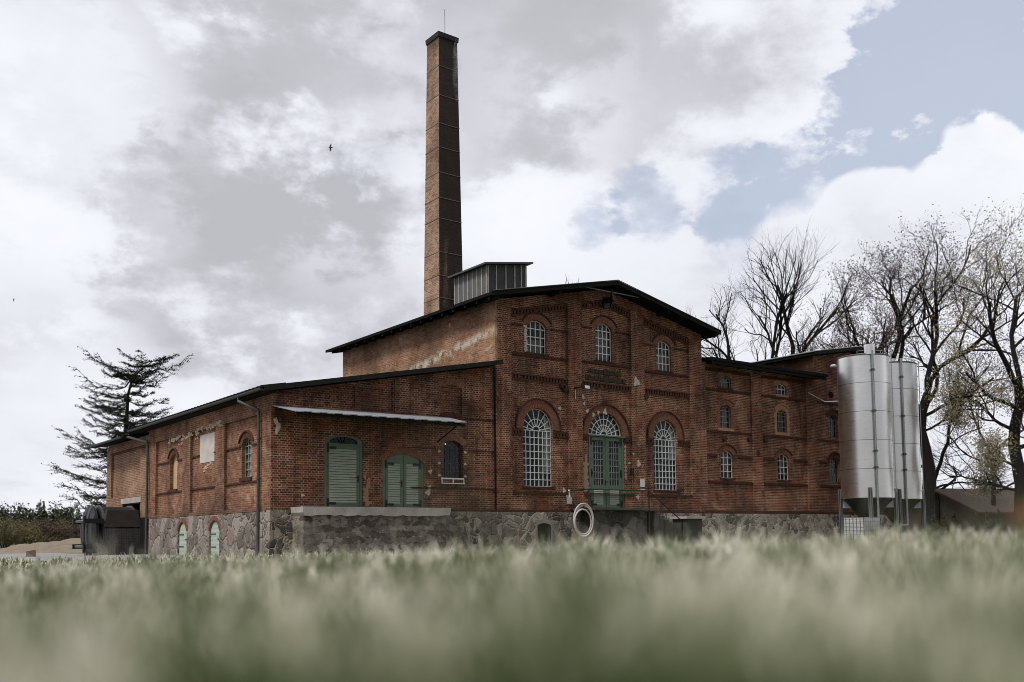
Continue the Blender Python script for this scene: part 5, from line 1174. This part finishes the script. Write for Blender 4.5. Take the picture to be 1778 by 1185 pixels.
# largest tree right of the silos
limb_tree(47, V3(24.6, GZ, 58), 9.0, .42, [(0.99, 0.35, 1, 0.1, 6.72, 0.62), (0.99, 0.02, 1, -0.3, 6.4, 0.55), (0.88, -0.55, 1, 0.2, 6.4, 0.55), (0.9, 0.75, 1, 0.3, 6.4, 0.5), (0.84, 0.95, 0.75, -0.3, 4.8, 0.36), (0.74, 0.9, 0.25, 0.3, 2.56, 0.25), (0.8, -0.9, 0.9, 0.3, 5.2, 0.42)], 5, [0, 6, 5, 4, 4], 'budding_tree', 'largest gnarled dark tree standing right beside the silos', spread=.62, wob=.19, gnarl=.3, leaf=M_BUD_BROWN, leaf_n=11000, leaf_s=.06)
# small tree under it
limb_tree(53, V3(30.3, GZ, 70), 5.0, .26, [(.98, .3, 1, 0, 5.6, .8), (.9, -.8, 1, .2, 4.6, .6), (.7, 1.2, .6, .1, 4.8, .5), (.6, -1, .35, 0, 4.2, .4), (.75, 1, .4, -.3, 4.4, .45)], 4, [0, 6, 5, 4], 'bare_tree', 'smaller bare tree with wide low branches right of the silos', spread=.75, wob=.2)
limb_tree(57, V3(33.5, GZ, 68), 6.5, .2, [(.95, -.6, 1, 0, 5, .7), (.9, .5, 1, 0, 5.5, .7), (.6, -1.2, .5, 0, 4.5, .5), (.5, 1, .4, 0, 4.0, .5), (.75, -.9, .8, 0, 4.5, .5)], 4, [0, 6, 5, 4], 'bare_tree', 'thin bare tree crossing its branches above the low shed roof', spread=.8, wob=.2)
# leafing tree at the right edge
limb_tree(61, V3(23.9, GZ, 46), 7.6, .34, [(0.98, -0.35, 1, 0.2, 4.53, 0.6), (0.95, 0.3, 1, -0.2, 5.98, 0.6), (0.85, -1, 1.0, -0.1, 3.16, 0.45), (0.72, -1.2, 0.6, 0.3, 2.33, 0.36), (0.5, -1.2, 0.32, -0.3, 1.65, 0.3), (0.34, -1.0, 0.25, 0.5, 1.51, 0.28), (0.6, 1.2, 0.5, 0, 4.4, 0.4), (0.42, 1.1, 0.3, 0.4, 3.96, 0.35)], 5, [0, 6, 5, 4, 4], 'leafing_tree', 'tree with young yellow-green leaves at the right edge', spread=.8, wob=.18, leaf=M_BUD, leaf_n=24000, leaf_s=.05)

def larch():
    r = random.Random(77); base = V3(-28.6, GZ, 70); W = MB(); Tw = MB(); pts_n = []
    tr_ = [(-.0, 0), (0, 4), (.02, 7.6), (.1, 9.2), (.15, 10.6), (.45, 11.8), (1.15, 12.5), (2.0, 13.1)]
    path = [base+Vector((RA.x*a, RA.y*a, h-GZ)) for a, h in tr_]; W.tube(path, [.26, .22, .17, .13, .10, .08, .05, .03], 8, caps=False)
    def at(h):
        for (a0, h0), (a1, h1) in zip(tr_, tr_[1:]):
            if h0 <= h <= h1: k = (h-h0)/(h1-h0); return base+Vector((RA.x*(a0+(a1-a0)*k), RA.y*(a0+(a1-a0)*k), h-GZ))
        return path[-1]
    def bough(p, az, L, rise, droop, rad):
        n = 9; d = Vector((RA.x*math.cos(az)+FA.x*math.sin(az), RA.y*math.cos(az)+FA.y*math.sin(az), 0)); q = []; rr = []
        for i in range(n+1):
            t = i/n; q.append(p+d*(L*t)+Vector((0, 0, L*(rise*t-droop*t*(1-t)*1.3+.10*t*t*t)))+Vector((r.gauss(0, .06), r.gauss(0, .06), r.gauss(0, .09)))*L*.3); rr.append(rad*(1-.8*t)+.006)
        Tw.tube(q, rr, 4, caps=False)
        for i in range(1, n+1):
            for s_ in range(5):
                t0 = q[i-1].lerp(q[i], r.random()); sd = Vector((-d.y, d.x, 0))*r.choice((-1, 1)); l2 = L*r.uniform(.14, .36)*(1.15-.5*i/n)
                dd = (d*r.uniform(.3, .9)+sd*r.uniform(.3, .8)+Vector((0, 0, r.uniform(-.15, .35)))).normalized(); e = t0+dd*l2; mid_ = t0.lerp(e, .5)+Vector((0, 0, -.05*l2))
                Tw.tube([t0, mid_, e], [.012, .009, .005], 3, caps=False)
                for k in range(int(5+l2*11)):
                    c = t0.lerp(e, r.random()); pts_n.append(c+Vector((r.gauss(0, .05), r.gauss(0, .05), r.gauss(0, .045))))
    spec = [(12.3, 120, 2.0, .85), (12.1, 200, 1.8, .75), (13.0, 180, 1.6, .3), (12.9, 0, 1.2, .2), (12.6, 60, 1.4, .6), (12.4, 185, 2.4, .28), (12.2, 10, 2.6, .38), (12.0, 170, 2.0, .2), (11.4, 190, 3.0, .22), (11.2, -10, 2.6, .1), (10.6, 180, 3.2, .10), (10.2, 5, 3.0, .02), (9.8, 175, 3.4, .12), (9.4, 10, 2.6, .08),
            (9.0, 185, 2.8, .06), (8.8, -5, 3.0, .16), (8.3, 180, 2.6, .16), (8.0, 12, 2.4, .1), (7.5, 184, 3.0, .12), (6.9, 176, 4.3, .28), (6.4, 182, 3.6, .05), (4.6, 180, 4.6, .12), (4.2, 174, 4.0, -.02), (3.4, 186, 4.2, .10), (2.8, 178, 3.4, -.06)]
    for h, azd, L, rise in spec:
        if h > 11: L *= 1.45; rise *= .7
        bough(at(h+r.uniform(-.2, .2)), R(azd+r.uniform(-22, 22)), L*r.uniform(.85, 1.1), rise+r.uniform(-.1, .1), r.uniform(.1, .45), .045)
    for k in range(10): bough(at(r.uniform(2.6, 7)), R(180+r.uniform(-40, 40)), r.uniform(2.0, 4.4), r.uniform(-.1, .3), r.uniform(.1, .4), .04)
    for k in range(16): h = r.uniform(5, 12.8); bough(at(h), R(r.uniform(25, 155)*r.choice((1, -1))), r.uniform(1.6, 3.2)*(1 if h < 11 else .8), r.uniform(.0, .2), .3, .04)
    for k in range(36): h = r.uniform(6.3, 12.9); bough(at(h), R(r.choice((0, 180))+r.uniform(-30, 30)), r.uniform(1.2, 3.0), r.uniform(-.1, .35), r.uniform(.1, .5), .035)
    T = thing('larch_tree', 'dark leaning conifer with layered drooping boughs behind the low left wing', 'tree', tuple(base)); rawbuild(W, 'trunk', M_BARK, T); cr = rawbuild(Tw, 'crown', M_BARK, T)
    rng = np.random.default_rng(3); rawbuild(leafmesh([tuple(p) for p in pts_n], .052, rng), 'needles', M_NEEDLE, cr)
larch()

def crown_cloud(rng, c, rx, ry, rz, n, cone=False):
    u = rng.normal(size=(n, 3)); u /= np.linalg.norm(u, axis=1)[:, None]; rad = rng.random(n)**(1/2.2); lump = 1+.28*np.sin(u[:, 0]*5+c[0])*np.cos(u[:, 2]*6+c[1])
    P_ = u*(rad*lump)[:, None]*np.array([rx, ry, rz])
    if cone: k = np.clip((P_[:, 2]+rz)/(2*rz), 0, 1); P_[:, :2] *= (1.1-k)[:, None]
    return P_+np.array(c)
def forest():
    rng = np.random.default_rng(12); pts = []; sz = []
    for row, (d, h) in enumerate(((235, 8.2), (262, 9.6), (290, 11.2))):
        for l in np.arange(-190, -60, 3.4):
            hh = h*(.85+.28*rng.random()); p = V3(l+rng.uniform(-1.5, 1.5), -1.0+hh*.52, d+rng.uniform(-6, 6)); cone = rng.random() < .12
            pts.append(crown_cloud(rng, tuple(p), 3.1, 3.1, hh*.56, 620, cone))
    P_ = np.concatenate(pts); mb = leafmesh(P_, .40, rng); o = rawbuild(mb, 'distant_forest', M_FOREST, None); tag(o, 'dark green strip of forest along the left horizon', kind='stuff')
    pts = []
    for row, (d, h) in enumerate(((250, 9.5), (275, 11))):
        for l in np.arange(70, 230, 5.5):
            hh = h*(.8+.35*rng.random()); p = V3(l, -1.0+hh*.5, d); pts.append(crown_cloud(rng, tuple(p), 3.4, 3.4, hh*.52, 160))
    o = rawbuild(leafmesh(np.concatenate(pts), .5, rng), 'distant_forest', M_FOREST, None); tag(o, 'far wood along the right horizon behind the sheds', kind='stuff')
forest()
def shrub(l, d, w, h, m, label, seed, n=2600, size=.055):
    rng = np.random.default_rng(seed); r = random.Random(seed); base = V3(l, -.72, d); T = thing('shrub', label, 'shrub', tuple(base), 'shrubs beyond the yard road'); st = MB(); pts = []
    for k in range(26):
        a = r.uniform(0, 2*math.pi); q = r.random(); e = base+Vector((math.cos(a)*w*q, math.sin(a)*w*q, h*r.uniform(.6, 1)*(1-.35*q*q))); mid_ = base.lerp(e, .5)+Vector((0, 0, h*.12)); st.tube([base, mid_, e], [.03, .02, .008], 3, caps=False)
        for j in range(n//26): t = r.uniform(.25, 1.02); c = base.lerp(mid_, t*2) if t < .5 else mid_.lerp(e, t*2-1); pts.append(tuple(c+Vector((r.gauss(0, .22), r.gauss(0, .22), r.gauss(0, .16)))))
    rawbuild(st, 'stems', M_BARK_B, T); rawbuild(leafmesh(pts, size, rng), 'foliage', m, T)
shrub(-38.3, 72, 2.6, 2.6, M_SHRUB, 'large yellow-green bush at the left edge beyond the sand heap', 1, 5000, 0.06)
shrub(-42.5, 84, 2.6, 2.2, M_SHRUB, 'rounded yellowish bush right of the large one', 2, 4000, 0.06)
shrub(-43.5, 76, 3.2, 3.0, M_SHRUB, 'yellow-green bush just outside the left edge', 9, 3000, 0.07)
shrub(-54.4, 105, 4.4, 3.2, M_SHRUB_BR, 'brownish thicket behind the bushes at the left edge', 3, 5000, 0.09)
shrub(-52.5, 108, 4.0, 3.2, M_SHRUB_BR, 'brown thicket behind the middle of the sand heap', 4, 5000, 0.09)
shrub(-51.7, 112, 4.2, 3.3, M_SHRUB_BR, 'reddish brown thicket beside the iron vessel', 5, 5000, 0.09)
shrub(-70.1, 140, 6, 4.0, M_SHRUB, 'mixed green thicket low in front of the forest', 6, 5000, 0.12)
shrub(-66.2, 142, 6, 4.0, M_SHRUB, 'green thicket before the forest above the sand heap', 7, 5000, 0.12)

# ------------------------------------------------------------------ low shed on the right
def shed_house():
    T = thing('low_shed', 'low pale-walled shed with a brown pitched roof beyond the silos', 'shed', (72, 36, -.7))
    # local frame: the gable faces the viewer's left; ridge runs to the right
    o = V3(30.4, 0, 70); ex = Vector((RA.x, RA.y, 0))*.93+Vector((FA.x, FA.y, 0))*.36; ex.normalize(); ey = Vector((-ex.y, ex.x, 0))
    gx = (V3(30.4, 0, 70), )
    def P_(a, b, z): return o+ex*a+ey*b+Vector((0, 0, z))
    # gable half width 3.3 (front eave towards the viewer at b=-3.3)
    hw = 3.6; za, zr_ = 1.35, 2.95; L = 22
    def MM(u, v, w): return tuple(P_(w, u, v))
    MB().prism([(-hw, -.8), (hw, -.8), (hw, za), (0, zr_-.1), (-hw, za)], 0.0, L, MM).build('wall', simple('dull_ochre_render', (.055, .042, .029), .9, 0, .3, 1.5, .2), T)
    MB().prism([(-hw-.5, za-.22), (0, zr_), (hw+.5, za-.22), (hw+.5, za-.08), (0, zr_+.14), (-hw-.5, za-.08)], -.5, L+.5, MM).build('roof', simple('brown_tiles', (.045, .028, .018), .85, 0, .35, 2.5, .4), T)
shed_house()
def topiary(l, d, h, k):
    rng = np.random.default_rng(int(l*10)+k); base = V3(l, -.7, d); T = thing('conical_shrub', 'small dark cone-shaped shrub before the low shed, %s' % ('nearest the silos' if k == 0 else ['', 'second from the silos', 'third from the silos', 'fourth from the silos', 'fifth from the silos', 'rightmost of the row'][k]), 'shrub', tuple(base), 'cone shrubs in front of the shed')
    MB().tube([base, base+Vector((0, 0, .3))], .04, 5).build('stem', M_BARK, T); rawbuild(leafmesh(crown_cloud(rng, (base.x, base.y, base.z+h*.55), .42, .42, h*.55, 700, True), .06, rng), 'foliage', M_FOREST, T)
for k, (px_, h) in enumerate(((1619, 1.35), (1637, 1.15), (1654, 1.35), (1691, 1.4), (1711, 1.25), (1731, 1.4))): topiary((px_-899)/1676*55, 55, h*1.25, k)

# ------------------------------------------------------------------ birds
def bird(p, s, label):
    p = Vector(p); mb = MB(); L = Vector((RA.x, RA.y, 0)); U = Vector((0, 0, 1))
    mb.tube([p-L*.10*s, p-L*.05*s, p, p+L*.06*s, p+L*.13*s], [.008*s, .026*s, .03*s, .02*s, .006*s], 6)
    for sg in (1, -1):
        q = [p-L*.05*s, p+L*.03*s, p+U*sg*.10*s+L*.03*s, p+U*sg*.20*s+L*.035*s*sg, p+U*sg*.10*s-L*.045*s]; off = Vector((FA.x, FA.y, 0))*.012*s
        n = 5; vs = [v+off for v in q]+[v-off for v in q]; mb.add(vs, [(0, 1, 2, 4), (4, 2, 3), (5, 9, 7, 6), (9, 8, 7)]+[(i, (i+1) % 5, (i+1) % 5+5, i+5) for i in range(5)])
    tag(mb.build('bird', simple('dark_plumage', (.02, .02, .02), .8), None), label, 'bird')
bird((19.75, 40.0, 18.13), 1.0, 'dark bird gliding in the sky left of the chimney')
bird((14.68, 87.85, 19.95), .8, 'tiny far bird at the left edge of the sky')
